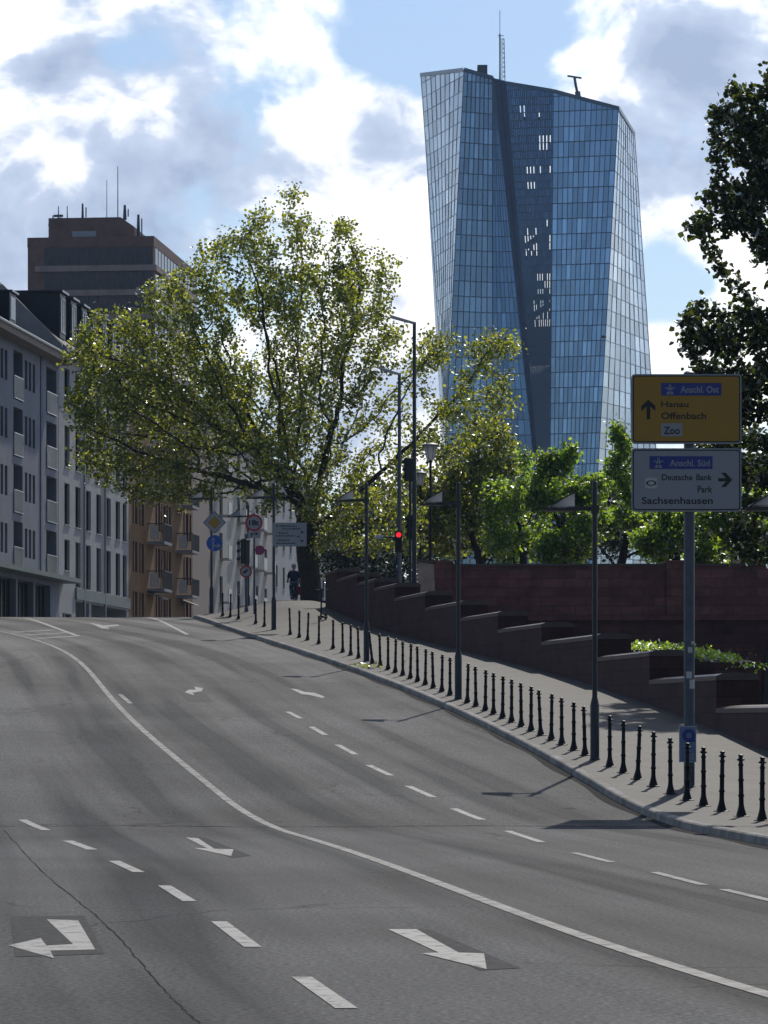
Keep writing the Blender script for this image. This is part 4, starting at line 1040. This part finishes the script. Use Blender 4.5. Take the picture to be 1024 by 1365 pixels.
for c in cols+[]:
    x = lx(c,Y0)-.8
    if dm is None:
        b = MB(); b.box(0,1.6,0,3.4,0,2.55); b.box(-.12,1.72,-.15,3.5,2.553,2.68); dm = b.build('dormer','slate',g2)
        f = MB(); f.box(.15,.25,-.05,-.003,.3,2.3); f.box(1.35,1.45,-.05,-.003,.3,2.3); f.box(.25,1.35,-.05,-.003,2.2,2.3); f.box(.25,1.35,-.05,-.003,.3,.4); f.box(.76,.84,-.05,-.003,.4,2.2); f.build('window','frame_white',dm)
        MB().box(.25,1.35,-.02,-.004,.4,2.2).build('pane','glass_dark',dm); MB().box(-.14,1.74,-.19,-.153,2.56,2.68).build('flashing','zinc',dm)
        dm.location = (x,.25,Z(23.3))
    else: addpart(dm,g2,(x,.25,Z(23.3)))
# ---- ochre house with balconies
Y0 = 211.4; L_ = lx(236.2,Y0)
g3 = thing('apartment_house','ochre apartment house with railed balconies and red brown shutters','building',fpt(Y0),AF,'houses along the far street')
holes = []; wc = [213.8,216.2,222.4,224.5,226.6,233.6,235.2]
for ft in (22.2,19.1,16.0,12.95,9.8):
    for c in wc: x = lx(c,Y0); holes.append((x-.6,x+.6,Z(ft-1.9),Z(ft)))
fwall('wall','plaster_ochre',g3,L_,-.6,Z(24),holes,12)
for h in holes: window(g3,h[0],h[1],h[2],h[3],.2,'shutter','glass_dark',1)
sh = None
for h in holes[::1]:
    if sh is None: sh = MB().box(-.42,-.02,-.06,-.004,0,1.9).build('shutter','shutter',g3); sh.location = (h[0],0,h[2])
    else: addpart(sh,g3,(h[0],0,h[2]))
bal = None
for z in (19.35,16.25,13.2,10.15):
    for c in (217.9,229.2):
        if bal is None:
            bal = MB().box(0,3.0,-1.15,-.004,-.18,0).build('balcony','panel_grey',g3)
            b = MB()
            for (x,y) in [(.02,-1.12),(2.98,-1.12)]: b.box(x-.03,x+.03,y-.03,y+.03,.002,1.15)
            for i in range(21): x = .1+i*.14; b.box(x-.012,x+.012,-1.13,-1.105,.002,1.1)
            for i in range(8): y = -1.05+i*.14; b.box(.005,.03,y-.012,y+.012,.002,1.1)
            b.box(0,3,-1.15,-1.09,1.1,1.16); b.box(0,.05,-1.09,-.01,1.1,1.16)
            b.build('railing','frame_dark',bal)
            MB().box(-.02,.0,-.75,-.2,.1,1.0).build('privacy_panel','white',bal); bal.location = (lx(c,Y0),0,Z(z))
        else: addpart(bal,g3,(lx(c,Y0),0,Z(z)))
for c in (218,231): MB().prism([(lx(c,Y0),-.004,3.75),(lx(c,Y0),-1.0,3.4),(lx(c,Y0),-1.0,3.46),(lx(c,Y0),-.004,3.82)],(2.2,0,0)).build('awning','panel_grey',g3)
MB().prism([(0,-.5,Z(24.0)),(0,6,Z(27.5)),(0,12.2,Z(24.0))],(L_,0,0)).build('roof','slate',g3)
# ---- beige, white, grey houses further on
def plain_house(Y0,Y1,mat,top,cols,rows,lab,ww=1.2,wh=1.7,fm='frame_dark',bal=False,roofm='slate'):
    L_ = lx(Y1,Y0); g = thing('apartment_house',lab,'building',fpt(Y0),AF,'houses along the far street')
    holes = [(lx(c,Y0)-ww/2,lx(c,Y0)+ww/2,Z(r_-wh),Z(r_)) for r_ in rows for c in cols]
    fwall('wall',mat,g,L_,-.6,Z(top),holes,12)
    for h in holes: window(g,h[0],h[1],h[2],h[3],.2,fm,'glass_dark',1,'frame_white' if not bal else None)
    if bal:
        p = None
        for h in holes:
            if p is None:
                p = MB().box(-.15,ww+.15,-.7,-.004,-.12,.0).build('balcony','plaster_cream',g); MB().box(-.15,ww+.15,-.7,-.64,.002,.95).build('parapet','white',p); p.location = (h[0],0,h[2])
            else: addpart(p,g,(h[0],0,h[2]))
    MB().prism([(0,-.4,Z(top)),(0,6,Z(top+3.6)),(0,12.2,Z(top))],(L_,0,0)).build('roof',roofm,g); return g
plain_house(236.3,246.3,'plaster_pink',23.5,[244.3],[21.5,18.3],'narrow pinkish house wall between the ochre and the white house',.9,1.5)
plain_house(246.4,277,'plaster_cream',24.5,[249.6,258.5,263,268.5,273.5],[21.9,18.7,15.5,12.3,9.1],'white house with stacked windows behind the traffic signs',1.5,1.9,'frame_dark',True)
plain_house(277.1,300,'plaster_white',23,[280,284.5,289,293.5,298],[20.9,17.7,14.5,11.3,8.4],'light grey house at the far end of the row beside the plane trunk',1.3,1.8)
plain_house(300.2,380,'plaster_blue2',20,[306+6*i for i in range(12)],[17.9,14.7,11.5,8.6],'long grey house farthest down the street behind the plane tree',1.3,1.8)
# ---- brown high-rise
YH = 430; top = H+(CY-314.5)*YH/F; fl = 3.12; Hh = top-GZ
hr_ang = -math.atan(.103)
xl = (37-CX)*(YH+1.6)/F; hr = thing('high_rise','brown high rise block with pale floor bands and roof aerials','building',(xl,YH+1.6,GZ),hr_ang)
W = (207-37)*YH/F+.05; Dp = 34.9
MB().box(0,W,0,Dp,-1,Hh-1.25).build('wall','brown',hr); MB().box(-.05,W+.05,-.06,Dp+.06,Hh-1.247,Hh).build('parapet','brown',hr)
z = Hh-4.43; band = None; i = 0
wn = None; wr = None
while z > 10:
    b = MB(); b.box(1.0,W+.35,-.4,-.003,z,z+.75) 
    b.box(W+.003,W+.4,-.003,Dp-.5,z,z+.75); b.build('floor_band','brown_band',hr)
    for j in range(12):
        if wn is None: wn = MB().box(0,.98,-.06,-.004,0,fl-.9).build('window','glass_brown',hr); wn.location = (2.2+j*1.17,0,z+.82)
        else: o = addpart(wn,hr,(2.2+j*1.17,0,z+.82))
    for j in range(14):
        if wr is None: wr = MB().box(.004,.06,0,1.8,0,fl-.9).build('window','glass_brown',hr); wr.location = (W,1+j*2.35,z+.82)
        else: addpart(wr,hr,(W,1+j*2.35,z+.82))
    z -= fl
pz = H+(CY-291)*(YH+3)/F-GZ
px0,px1 = (62-37)*YH/F,(161-37)*YH/F
MB().prism([(px0,1.5,Hh+.003),(px1+1.6,1.5,Hh+.003),(px1+1.6,1.5,pz-1.2),(px1-.1,1.5,pz),(px0,1.5,pz)],(0,20,0)).build('roof_house','brown',hr)
MB().box(px0+3.1,px0+6.2,1.42,1.497,Hh+.25,Hh+.95).build('vent_panel','zinc',hr)
for (px,y0_,r) in ((64.5,286,.12),(72,274,.09),(84,274,.09),(105,271,.2),(138,240,.06),(153,222,.08),(162.5,274,.28),(181,287,.28)):
    x = (px-37)*YH/F; zt_ = H+(CY-y0_)*(YH+4)/F-GZ; zb_ = pz-.1 if px < 163 else Hh
    b = MB(); b.tube([(x,3.2,zb_),(x,3.2,zt_)],[r,r*.6],6)
    if px in (72,64.5): b.box(x-.6,x+.6,3.1,3.3,zt_-1.4,zt_-1.1); b.box(x-.1,x+.5,3.0,3.4,zt_-1.8,zt_-1.5)
    if r > .15: b.tube([(x+.45,3.2,zb_+.4),(x+.45,3.2,zt_-.5)],.09,5)
    b.build('aerial','galv',hr)

# ================================================================= TREES
def grow(attr, trunk, step, kill, infl, rs, iters=260):
    pos = [np.array(p,float) for p in trunk]; par = [-1]+list(range(len(trunk)-1))
    A = np.array(attr,float); alive = np.ones(len(A),bool)
    nd = np.full(len(A),1e9); ni = np.zeros(len(A),int)
    new = list(range(len(pos)))
    for it in range(iters):
        if new:
            Pn = np.array([pos[i] for i in new])
            d = np.linalg.norm(A[:,None,:]-Pn[None,:,:],axis=2); m = d.argmin(1); dm_ = d[np.arange(len(A)),m]
            better = dm_ < nd; nd[better] = dm_[better]; ni[better] = np.array(new)[m[better]]
        alive &= nd > kill
        act = alive & (nd < infl)
        if not act.any(): break
        new = []
        idx = np.nonzero(act)[0]; order = np.argsort(ni[idx],kind='stable'); idx = idx[order]; nn = ni[idx]
        st = np.nonzero(np.r_[True,nn[1:]!=nn[:-1]])[0]; en = np.r_[st[1:],len(nn)]
        for a,b_ in zip(st,en):
            k = nn[a]; dirs = A[idx[a:b_]]-pos[k]; dirs /= np.linalg.norm(dirs,axis=1)[:,None]
            v = dirs.sum(0); l = np.linalg.norm(v)
            v = v/l if l > 1e-3 else rs.normal(size=3)
            v = v+rs.normal(size=3)*.16; v /= np.linalg.norm(v)
            pos.append(pos[k]+v*step); par.append(k); new.append(len(pos)-1)
        if len(pos) > 9000: break
    return np.array(pos), np.array(par)
def tree(name, label, loc, blobs, trunk, leaf, bark, seed, nattr, step, kill, infl, tr_r, nleaf, lsize, spread, group=None, tipr=.012, cat='tree', thick_leaf=.035):
    rs = np.random.RandomState(seed)
    r = thing(name,label,cat,loc,0,group); O_ = np.array(loc)
    vols = np.array([b_[3]*b_[4]*b_[5]*(b_[6] if len(b_) > 6 else 1) for b_ in blobs]); vols = vols/vols.sum()
    pick = rs.choice(len(blobs),nattr,p=vols)
    dirs = rs.normal(size=(nattr,3)); dirs /= np.linalg.norm(dirs,axis=1)[:,None]; rad = rs.uniform(.15,1,nattr)**(1/2.4)
    C = np.array([b_[:3] for b_ in blobs])[pick]; R = np.array([b_[3:6] for b_ in blobs])[pick]
    attr = C+dirs*R*rad[:,None]-O_
    tk = []
    tp = [np.array(p)-O_ for p in trunk]
    for a,b_ in zip(tp,tp[1:]):
        n_ = max(1,int(np.linalg.norm(b_-a)/step))
        for i in range(n_): tk.append(a+(b_-a)*i/n_)
    tk.append(tp[-1])
    pos,par = grow(attr,tk,step,kill,infl,rs)
    n_ = len(pos); rad_ = np.zeros(n_); e = 2.25; acc = np.zeros(n_); ch = [[] for _ in range(n_)]
    for i in range(n_-1,0,-1):
        rad_[i] = max(tipr, acc[i]**(1/e)); acc[par[i]] += rad_[i]**e; ch[par[i]].append(i)
    rad_[0] = acc[0]**(1/e)
    s = tr_r/rad_[len(tk)//2]; rad_ = np.where(rad_ > tipr*1.5, rad_*(1+(s-1)*np.clip((rad_-tipr)/(rad_[0]-tipr),0,1)**.6), rad_)
    b = MB(); stack = [(0,None)]
    while stack:
        i,p0 = stack.pop(); path = [] if p0 is None else [p0]
        path.append(i)
        while ch[i]:
            c = sorted(ch[i],key=lambda k:-rad_[k])
            for k in c[1:]: stack.append((k,i))
            i = c[0]; path.append(i)
        if len(path) > 1:
            rr = [rad_[k] for k in path]
            if p0 is not None: rr[0] = min(rr[0],rr[1]*1.25)
            b.tube([pos[k] for k in path],rr,8 if rr[0] > .12 else (5 if rr[0] > .04 else 3),False)
    b.build('trunk',bark,r,True)
    thin = np.nonzero(rad_ < thick_leaf)[0]; thin = thin[thin > len(tk)]
    w = np.array([1.6 if not ch[i] else 1.0 for i in thin]); w /= w.sum()
    src = rs.choice(thin,nleaf,p=w)
    base = pos[src]+rs.normal(size=(nleaf,3))*spread
    d = rs.normal(size=(nleaf,3)); d[:,2] -= .25; d /= np.linalg.norm(d,axis=1)[:,None]
    nrm = rs.normal(size=(nleaf,3))*.75; nrm[:,2] += .75; nrm -= d*(nrm*d).sum(1)[:,None]; nrm /= np.linalg.norm(nrm,axis=1)[:,None]
    side = np.cross(d,nrm); Ls = lsize*rs.uniform(.6,1.25,nleaf)[:,None]
    v = np.empty((nleaf,6,3))
    v[:,0] = base; v[:,1] = base+d*Ls*.35+side*Ls*.48+nrm*Ls*.10; v[:,2] = base+d*Ls*.72+side*Ls*.30+nrm*Ls*.05
    v[:,3] = base+d*Ls*1.0; v[:,4] = base+d*Ls*.72-side*Ls*.30+nrm*Ls*.05; v[:,5] = base+d*Ls*.35-side*Ls*.48+nrm*Ls*.10
    me = bpy.data.meshes.new('crown'); me.vertices.add(nleaf*6); me.vertices.foreach_set('co',v.reshape(-1))
    me.loops.add(nleaf*6); me.polygons.add(nleaf); me.loops.foreach_set('vertex_index',np.arange(nleaf*6,dtype=np.int32)); me.polygons.foreach_set('loop_start',np.arange(0,nleaf*6,6,dtype=np.int32))
    me.update(calc_edges=True); me.materials.append(M[leaf])
    o = bpy.data.objects.new('crown',me); COL.objects.link(o); o.parent = r
    return r
def EB(px,py,Y,rx,ry,dy=0,rd=None,w=1):
    p = P(px,py,Y); s = Y/F; return (p.x,p.y+dy,p.z,rx*s,(rd if rd else (rx+ry)/2)*s,ry*s,w)
def TP(px,py,Y,dy=0): p = P(px,py,Y); return (p.x,p.y+dy,p.z)
# the big plane tree beyond the crest
Yp = 165
bl = [EB(375,300,Yp,55,55,0,70,.5),EB(455,340,Yp,62,60,1,80,.5),EB(330,370,Yp,80,75,-1,100,.7),EB(430,420,Yp,100,90,0,120,.9),EB(250,430,Yp,75,65,-2,100,1.5),EB(150,470,Yp,60,55,-2,90,1.7),EB(160,550,Yp,68,70,-3,100,2.0),EB(260,530,Yp,95,80,0,140,1.6),EB(350,540,Yp,90,80,2,140,1.3),EB(150,615,Yp,55,35,-2,70,1.6),EB(240,640,Yp,70,45,-3,80,1.6),EB(195,660,Yp,30,36,-3,40,1.8),EB(330,630,Yp,60,45,-1,90,1.0),EB(430,560,Yp,75,70,0,120,.9),EB(500,520,Yp,45,70,0,90,.5),EB(500,380,Yp,40,60,0,80,.45),EB(600,490,Yp,60,50,-2,80,.7),EB(655,480,Yp,48,45,-2,60,1.0),EB(590,580,Yp,55,50,0,80,.7),EB(650,540,Yp,42,40,-1,60,.8),EB(440,650,Yp,60,50,2,90,.8),EB(550,460,Yp,50,40,0,60,.6),EB(545,560,Yp,45,50,0,60,.6),EB(505,630,Yp,55,60,2,80,.9),EB(470,705,Yp,50,40,3,60,.8),EB(535,690,Yp,45,50,3,60,.8),EB(390,665,Yp,55,40,-3,50,1.3),EB(445,690,Yp,45,45,-3,50,1.2),EB(330,600,Yp,60,45,-3,70,1.0)]
tree('plane_tree','large plane tree with a wide open crown and arching left limb at the crest',TP(415,834,Yp),bl,[TP(415,838,Yp),TP(414,780,Yp),TP(409,735,Yp),TP(408,690,Yp)],'leaf_plane','bark',4,3000,.32,.55,9.0,.52,74000,.165,.24,tipr=.013)
# younger tree under its right side, and dark trees behind
def small_tree(name,lab,px,Y,blobs,leaf,bark,seed,nl,ls,group=None,na=700,zb=6.1,sp=.25,tr=.22,trunk_top=None):
    x = (px-CX)*Y/F; base = (x,Y,zb); c = blobs[0]
    mid = (x,Y,zb+.55*(min(b_[2]-b_[5]*.4 for b_ in blobs)-zb)) if trunk_top is None else (x,Y,trunk_top)
    return tree(name,lab,base,blobs,[base,mid],leaf,bark,seed,na,.34,.6,12,tr,nl,ls,sp,group)
small_tree('street_tree','yellowish green tree hanging over the lanterns right of the mast lamp',640,178,[EB(640,640,178,58,52,0,80),EB(600,700,178,60,45,0,80),EB(672,690,178,34,55,0,60),EB(560,680,178,40,60,0,60),EB(650,590,178,40,40,0,50)],'leaf_plane','bark',9,17000,.21,None,900)
G = 'leafy trees behind the bridge wall'
def lumps(seed, x0, x1, y0, y1, Y, n, r0, r1):
    rr = random.Random(seed); o = []
    for i in range(n):
        r_ = rr.uniform(r0,r1); o.append(EB(rr.uniform(x0,x1),rr.uniform(y0,y1),Y,r_,r_*rr.uniform(.6,1.0),rr.uniform(-2,2),r_))
    return o
for k,(lab,px,Y,bb,seed,nl) in enumerate([
 ('bright green tree behind the bridge wall just below the foot of the glass tower',745,150,lumps(1,715,790,640,745,150,13,18,30)+[EB(742,618,150,24,20),EB(765,602,150,14,14),EB(722,640,150,16,20)],21,13000),
 ('bright green tree with a slender top rising against the right edge of the glass tower',822,158,lumps(2,795,880,640,745,158,12,18,30)+[EB(822,575,158,12,22),EB(832,600,158,17,26),EB(818,622,158,22,22),EB(843,625,158,16,18)],22,14000),
 ('dark green tree behind the bridge wall directly behind the sign post',905,146,lumps(3,855,955,640,745,146,14,20,34),23,13000),
 ('bright green tree behind the bridge wall between sign post and frame edge',985,140,lumps(4,930,1040,660,745,140,14,20,34),24,13000),
 ('shaded green tree between the glass tower foot and the lanterns',702,170,lumps(5,665,735,620,740,170,11,18,30)+[EB(700,612,170,16,18)],25,11000)]):
    small_tree('leafy_tree',lab,px,Y,bb,'leaf_fresh','bark_dark',seed,int(nl*1.15),.165,G,900,6.0,.20,.2)
small_tree('far_tree','dark tree far down the street behind the red traffic light',500,235,[EB(500,690,235,60,60),EB(450,720,235,45,55),EB(545,715,235,45,55),EB(500,760,235,80,40)],'leaf_far','bark_dark',31,11000,.26,None,500,5.8,.35)
small_tree('far_tree','dark tree far behind the younger yellowish green tree',610,240,[EB(610,690,240,60,60),EB(660,710,240,50,50),EB(570,715,240,40,45)],'leaf_far','bark_dark',32,11000,.26,None,500,5.8,.35)
small_tree('far_tree','broad dark tree mass farthest behind the bridge wall trees',850,230,[EB(800,690,230,70,60),EB(900,680,230,80,70),EB(990,690,230,80,70),EB(740,710,230,50,45)],'leaf_far','bark_dark',33,22000,.26,None,700,5.8,.4)
# dark near tree leaning in from the right
Yn = 92
bl = [EB(985,165,Yn,48,62,0,60,1.2),EB(1060,190,Yn,70,100,0,90),EB(962,290,Yn,44,34,0,50,1.6),EB(1010,280,Yn,55,55,0,70,1.2),EB(1080,330,Yn,80,90,0,100,.8),EB(945,325,Yn,26,22,0,30,1.6),EB(1035,90,Yn,16,12,0,20,1.5),EB(975,435,Yn,62,44,0,60,1.5),EB(930,460,Yn,30,28,0,40,1.5),EB(1050,460,Yn,70,80,0,90),EB(985,520,Yn,80,50,1,70,1.5),EB(1010,600,Yn,60,55,3,60,1.3),EB(1070,620,Yn,70,80,0,90),EB(1012,680,Yn,35,40,2,50,1.2),EB(1000,720,Yn,40,30,2,50,1.2),EB(965,590,Yn,35,40,3,40,1.0),EB(940,300,Yn,34,26,0,40,1.2),EB(1000,230,Yn,60,60,0,60,1.0),EB(935,440,Yn,36,26,0,40,1.2),EB(1160,400,Yn,90,300,0,140,.4)]
tree('maple_tree','dark backlit maple tree reaching in from the edge behind the road signs',(TP(1120,0,Yn)[0],Yn,-.4),bl,[(TP(1120,0,Yn)[0],Yn,-.5),TP(1120,800,Yn),TP(1110,600,Yn),TP(1100,420,Yn)],'leaf_dark','bark_dark',41,1900,.25,.40,7,.35,44000,.165,.13,tipr=.009,thick_leaf=.02)
# sunlit ivy on the bank below the wall, and weeds at the kerb
def ivy(name,lab,cat,pts,n_,ls,leaf,seed,kind=None):
    rs = np.random.RandomState(seed); o0 = pts[0]
    b = MB()
    for i in range(n_):
        k = rs.randint(len(pts)-1); t = rs.rand(); a,c = np.array(pts[k]),np.array(pts[k+1]); p = a+(c-a)*t+rs.normal(size=3)*np.array([.28,.6,.06]); p -= np.array(o0)
        d = rs.normal(size=3); d[2] = abs(d[2])*.4+.2; d /= np.linalg.norm(d); s_ = np.cross(d,rs.normal(size=3)); s_ /= np.linalg.norm(s_); l = ls*rs.uniform(.6,1.2)
        b.poly([p,p+d*l*.5+s_*l*.4,p+d*l,p+d*l*.5-s_*l*.4])
    o = b.build(name,leaf,None); o.location = o0; return tag(o,lab,cat,None,kind)
ivy('ivy_bank','sunlit bright green ivy spilling over the bank behind the stepped wall','ivy',[TP(838,862,97),TP(880,863,91),TP(920,870,86),TP(968,879,82)],2600,.085,'leaf_fresh',51)
ivy('ivy_clump','small green ivy tuft at the top of the nearest wall step','ivy',[TP(998,889,76),TP(1010,890,75.5)],60,.09,'leaf_fresh',52)
b = MB(); a_ = [Vector(TP(838,866,97)),Vector(TP(880,867,91)),Vector(TP(920,874,86)),Vector(TP(968,883,82))]
for p,q_ in zip(a_,a_[1:]):
    for k in range(2):
        pass
    b.poly([(p.x-.3,p.y-.2,p.z),(q_.x-.3,q_.y-.2,q_.z),(q_.x+.9,q_.y+.4,q_.z),(p.x+.9,p.y+.4,p.z)]); b.poly([(p.x-.3,p.y-.2,-.5),(q_.x-.3,q_.y-.2,-.5),(q_.x-.3,q_.y-.2,q_.z),(p.x-.3,p.y-.2,p.z)]); b.poly([(p.x+.9,p.y+.4,p.z),(q_.x+.9,q_.y+.4,q_.z),(q_.x+.9,q_.y+.4,-.5),(p.x+.9,p.y+.4,-.5)])
p = a_[0]; b.poly([(p.x-.3,p.y-.2,-.5),(p.x-.3,p.y-.2,p.z),(p.x+.9,p.y+.4,p.z),(p.x+.9,p.y+.4,-.5)]); p = a_[-1]; b.poly([(p.x-.3,p.y-.2,-.5),(p.x+.9,p.y+.4,-.5),(p.x+.9,p.y+.4,p.z),(p.x-.3,p.y-.2,p.z)])
o = b.build('planter_wall','sand_shaded',None); tag(o,'low dark stone planter wall under the sunlit ivy','wall')
ivy('weed_tuft','small weed tuft growing beside the kerb near the leaning bollard','weed',[(kerbX(98.5)+.28,98.5,zr(98.5)+.16),(kerbX(97.5)+.26,97.5,zr(97.5)+.14)],60,.12,'leaf_plane',53)

# ================================================================= CYCLIST, BICYCLE, SCOOTER
def skin(name, mat, parent, verts, edges, rads, root=0, sub=2):
    me = bpy.data.meshes.new(name); me.from_pydata(verts,edges,[]); me.update(); me.materials.append(M[mat])
    o = bpy.data.objects.new(name,me); COL.objects.link(o); o.parent = parent
    o.modifiers.new('skin','SKIN'); s = me.skin_vertices[0].data
    for i,r_ in enumerate(rads): s[i].radius = (r_,r_) if not hasattr(r_,'__len__') else r_
    s[root].use_root = True
    m = o.modifiers.new('sub','SUBSURF'); m.levels = sub; m.render_levels = sub
    return o
Yc = 150.0; xc = (392-CX)*Yc/F; zc = H+(CY-806)*Yc/F
bk = thing('bicycle','dark bicycle ridden away along the footway at the crest','bicycle',(xc,Yc,zc),.12)
# local: +y is forward
for nm,y in (('wheel',-.52),('wheel',.52)):
    w = MB(); w.lathe([(.03,-.05),(.03,.05)],8); wv = [(z_-0,y+x_*0+y_*1,x_+.34) for x_,y_,z_ in w.v]; w.v = [(c,y+b_,a+.34) for a,b_,c in MB().lathe([(.03,-.05),(.03,.05)],8).v]
    for k in range(12): a = 2*math.pi*k/12; w.tube([(0,y,.34),(0,y+.31*math.cos(a),.34+.31*math.sin(a))],.003,3)
    o = w.build('wheel','lgrey',bk); MB().torus((0,y,.34),.325,.018,'x').build('tyre','rubber',o); MB().torus((0,y,.34),.305,.011,'x').build('rim','lgrey',o)
b = MB()
for a,c in (((0,-.52,.34),(0,-.08,.30)),((0,-.08,.30),(0,-.2,.86)),((0,-.52,.34),(0,-.17,.78)),((0,-.08,.30),(0,.36,.75)),((0,-.17,.76),(0,.34,.84)),((0,.33,.92),(0,.52,.34))): b.tube([a,c],.02,6)
b.build('frame','dark',bk); MB().tube([(-.3,.2,1.02),(-.2,.32,1.04),(0,.33,1.0),(.2,.32,1.04),(.3,.2,1.02)],.014,6).build('handlebar','dark',bk)
MB().prism([(-.09,-.34,.88),(.09,-.34,.88),(.03,-.05,.89),(-.03,-.05,.89)],(0,0,.06)).build('saddle','dark',bk)
MB().prism([(-.09,-.68,.32),(-.05,-.68,.28),(.05,-.68,.28),(.09,-.68,.32),(.09,-.55,.42),(-.09,-.55,.42)],(0,.02,.1)).build('mudguard','dark',bk)
MB().bevbox(.06,.24,-.72,-.38,.42,.78,.02).build('pannier','redpaint',bk)
pe = thing('person','person in a dark shirt and grey trousers riding the bicycle away, seen from behind','person',(xc,Yc,zc),.12)
V = [(0,-.18,.98),(0,-.12,1.15),(0,-.02,1.36),(0,.02,1.47),(0,.05,1.55),(0,.06,1.66),(0,.06,1.74),
 (-.19,.0,1.40),(-.25,.06,1.18),(-.27,.18,1.05),(-.275,.25,1.03),(.19,.0,1.40),(.25,.06,1.18),(.27,.18,1.05),(.275,.25,1.03),
 (-.09,-.12,.95),(-.11,.22,.78),(-.10,.02,.36),(-.10,.14,.30),(.09,-.12,.95),(.11,.16,.62),(.10,-.08,.22),(.10,.05,.16)]
E = [(0,1),(1,2),(2,3),(3,4),(4,5),(5,6),(2,7),(7,8),(8,9),(9,10),(2,11),(11,12),(12,13),(13,14),(0,15),(15,16),(16,17),(17,18),(0,19),(19,20),(20,21),(21,22)]
R_ = [(.15,.12),(.14,.11),(.16,.11),.075,.06,.095,.07,.065,.05,.04,.03,.065,.05,.04,.03,.1,.08,.055,.04,.1,.08,.055,.04]
skin('body','skin',pe,V,E,R_)
for s_ in (-1,1):
    for k in range(5):
        f = MB(); x = s_*(.275+.0)+(-.03+.018*k)*s_; b_ = (x,.25,1.035) if k < 4 else (s_*.235,.235,1.03)
        f.tube([b_,(b_[0],b_[1]+.045,1.045),(b_[0],b_[1]+.065,1.01),(b_[0],b_[1]+.045,.985)],[.010,.010,.009,.008],6); f.build('finger','skin',pe,True)
sv = [0,1,2,3,7,8,11,12]; mp_ = {a:i for i,a in enumerate(sv)}
skin('shirt','shirt',pe,[V[i] for i in sv],[(mp_[a],mp_[c]) for a,c in E if a in mp_ and c in mp_],[(.19,.15),(.19,.15),(.2,.14),.09,.1,.075,.1,.075])
tv = [0,15,16,17,19,20,21]; mp_ = {a:i for i,a in enumerate(tv)}
skin('trousers','trousers',pe,[V[i] for i in tv],[(mp_[a],mp_[c]) for a,c in E if a in mp_ and c in mp_],[(.165,.135),.12,.10,.07,.12,.10,.07])
MB().lathe([(.085,1.66),(.105,1.70),(.10,1.76),(.07,1.81),(.02,1.83)],12,(0,.045,0)).build('hair','hair',pe,True)
f = MB(); f.prism([(-.015,.15,1.66),(.015,.15,1.66),(0,.185,1.65)],(0,0,.05)); f.build('nose','skin',pe)
for s_ in (-1,1): MB().lathe([(.005,-.03),(.022,0),(.005,.03)],6,(s_*.098,.05,1.68)).build('ear','skin',pe)
for s_ in (-1,1):
    MB().bevbox(s_*.10-.045,s_*.10+.045,.0 if s_ < 0 else -.1,.22 if s_ < 0 else .14,.24 if s_ < 0 else .10,.32 if s_ < 0 else .18,.02).build('shoe','dark',pe)
# kick scooter parked by the bollards
ps = hit(431,832,.13); ks = thing('kick_scooter','dark electric kick scooter parked on the footway behind a bollard','scooter',(ps.x,ps.y,zs(ps.y,ps.x-kerbX(ps.y)-.1)),math.radians(168))
for y in (-.42,.42):
    o = MB().torus((0,y,.11),.085,.026,'x',20,6).build('wheel','rubber',ks); h = MB(); h.v = [(c,y+b_,a+.11) for a,b_,c in MB().lathe([(.055,-.02),(.055,.02)],10).v]; h.f = MB().lathe([(.055,-.02),(.055,.02)],10).f; h.build('rim','lgrey',o)
MB().bevbox(-.075,.075,-.40,.30,.10,.17,.02).build('deck','dark',ks)
MB().tube([(0,.42,.11),(0,.38,.24),(0,.26,1.14)],[.04,.034,.03],8).build('stem','dark',ks,True)
MB().tube([(-.25,.22,1.16),(0,.26,1.15),(.25,.22,1.16)],.016,6).build('handlebar','dark',ks); MB().box(-.05,.05,.24,.30,1.15,1.2).build('display','dark',ks)
MB().prism([(-.05,-.54,.12),(.05,-.54,.12),(.05,-.40,.235),(-.05,-.40,.235)],(0,.02,.012)).build('mudguard','dark',ks)

# ================================================================= AIR between here and the far tower
def air():
    m = bpy.data.materials.new('air'); m.use_nodes = True; nt = m.node_tree; nt.nodes.remove(nt.nodes['Principled BSDF'])
    v = nt.nodes.new('ShaderNodeVolumePrincipled'); v.inputs['Color'].default_value = (.42,.64,1,1); v.inputs['Density'].default_value = .00013; v.inputs['Anisotropy'].default_value = .0
    nt.links.new(v.outputs[0], nt.nodes['Material Output'].inputs['Volume'])
    o = MB().box(-700,700,-40,1300,-9,240).build('haze',m); tag(o,kind='stuff'); return o
air()
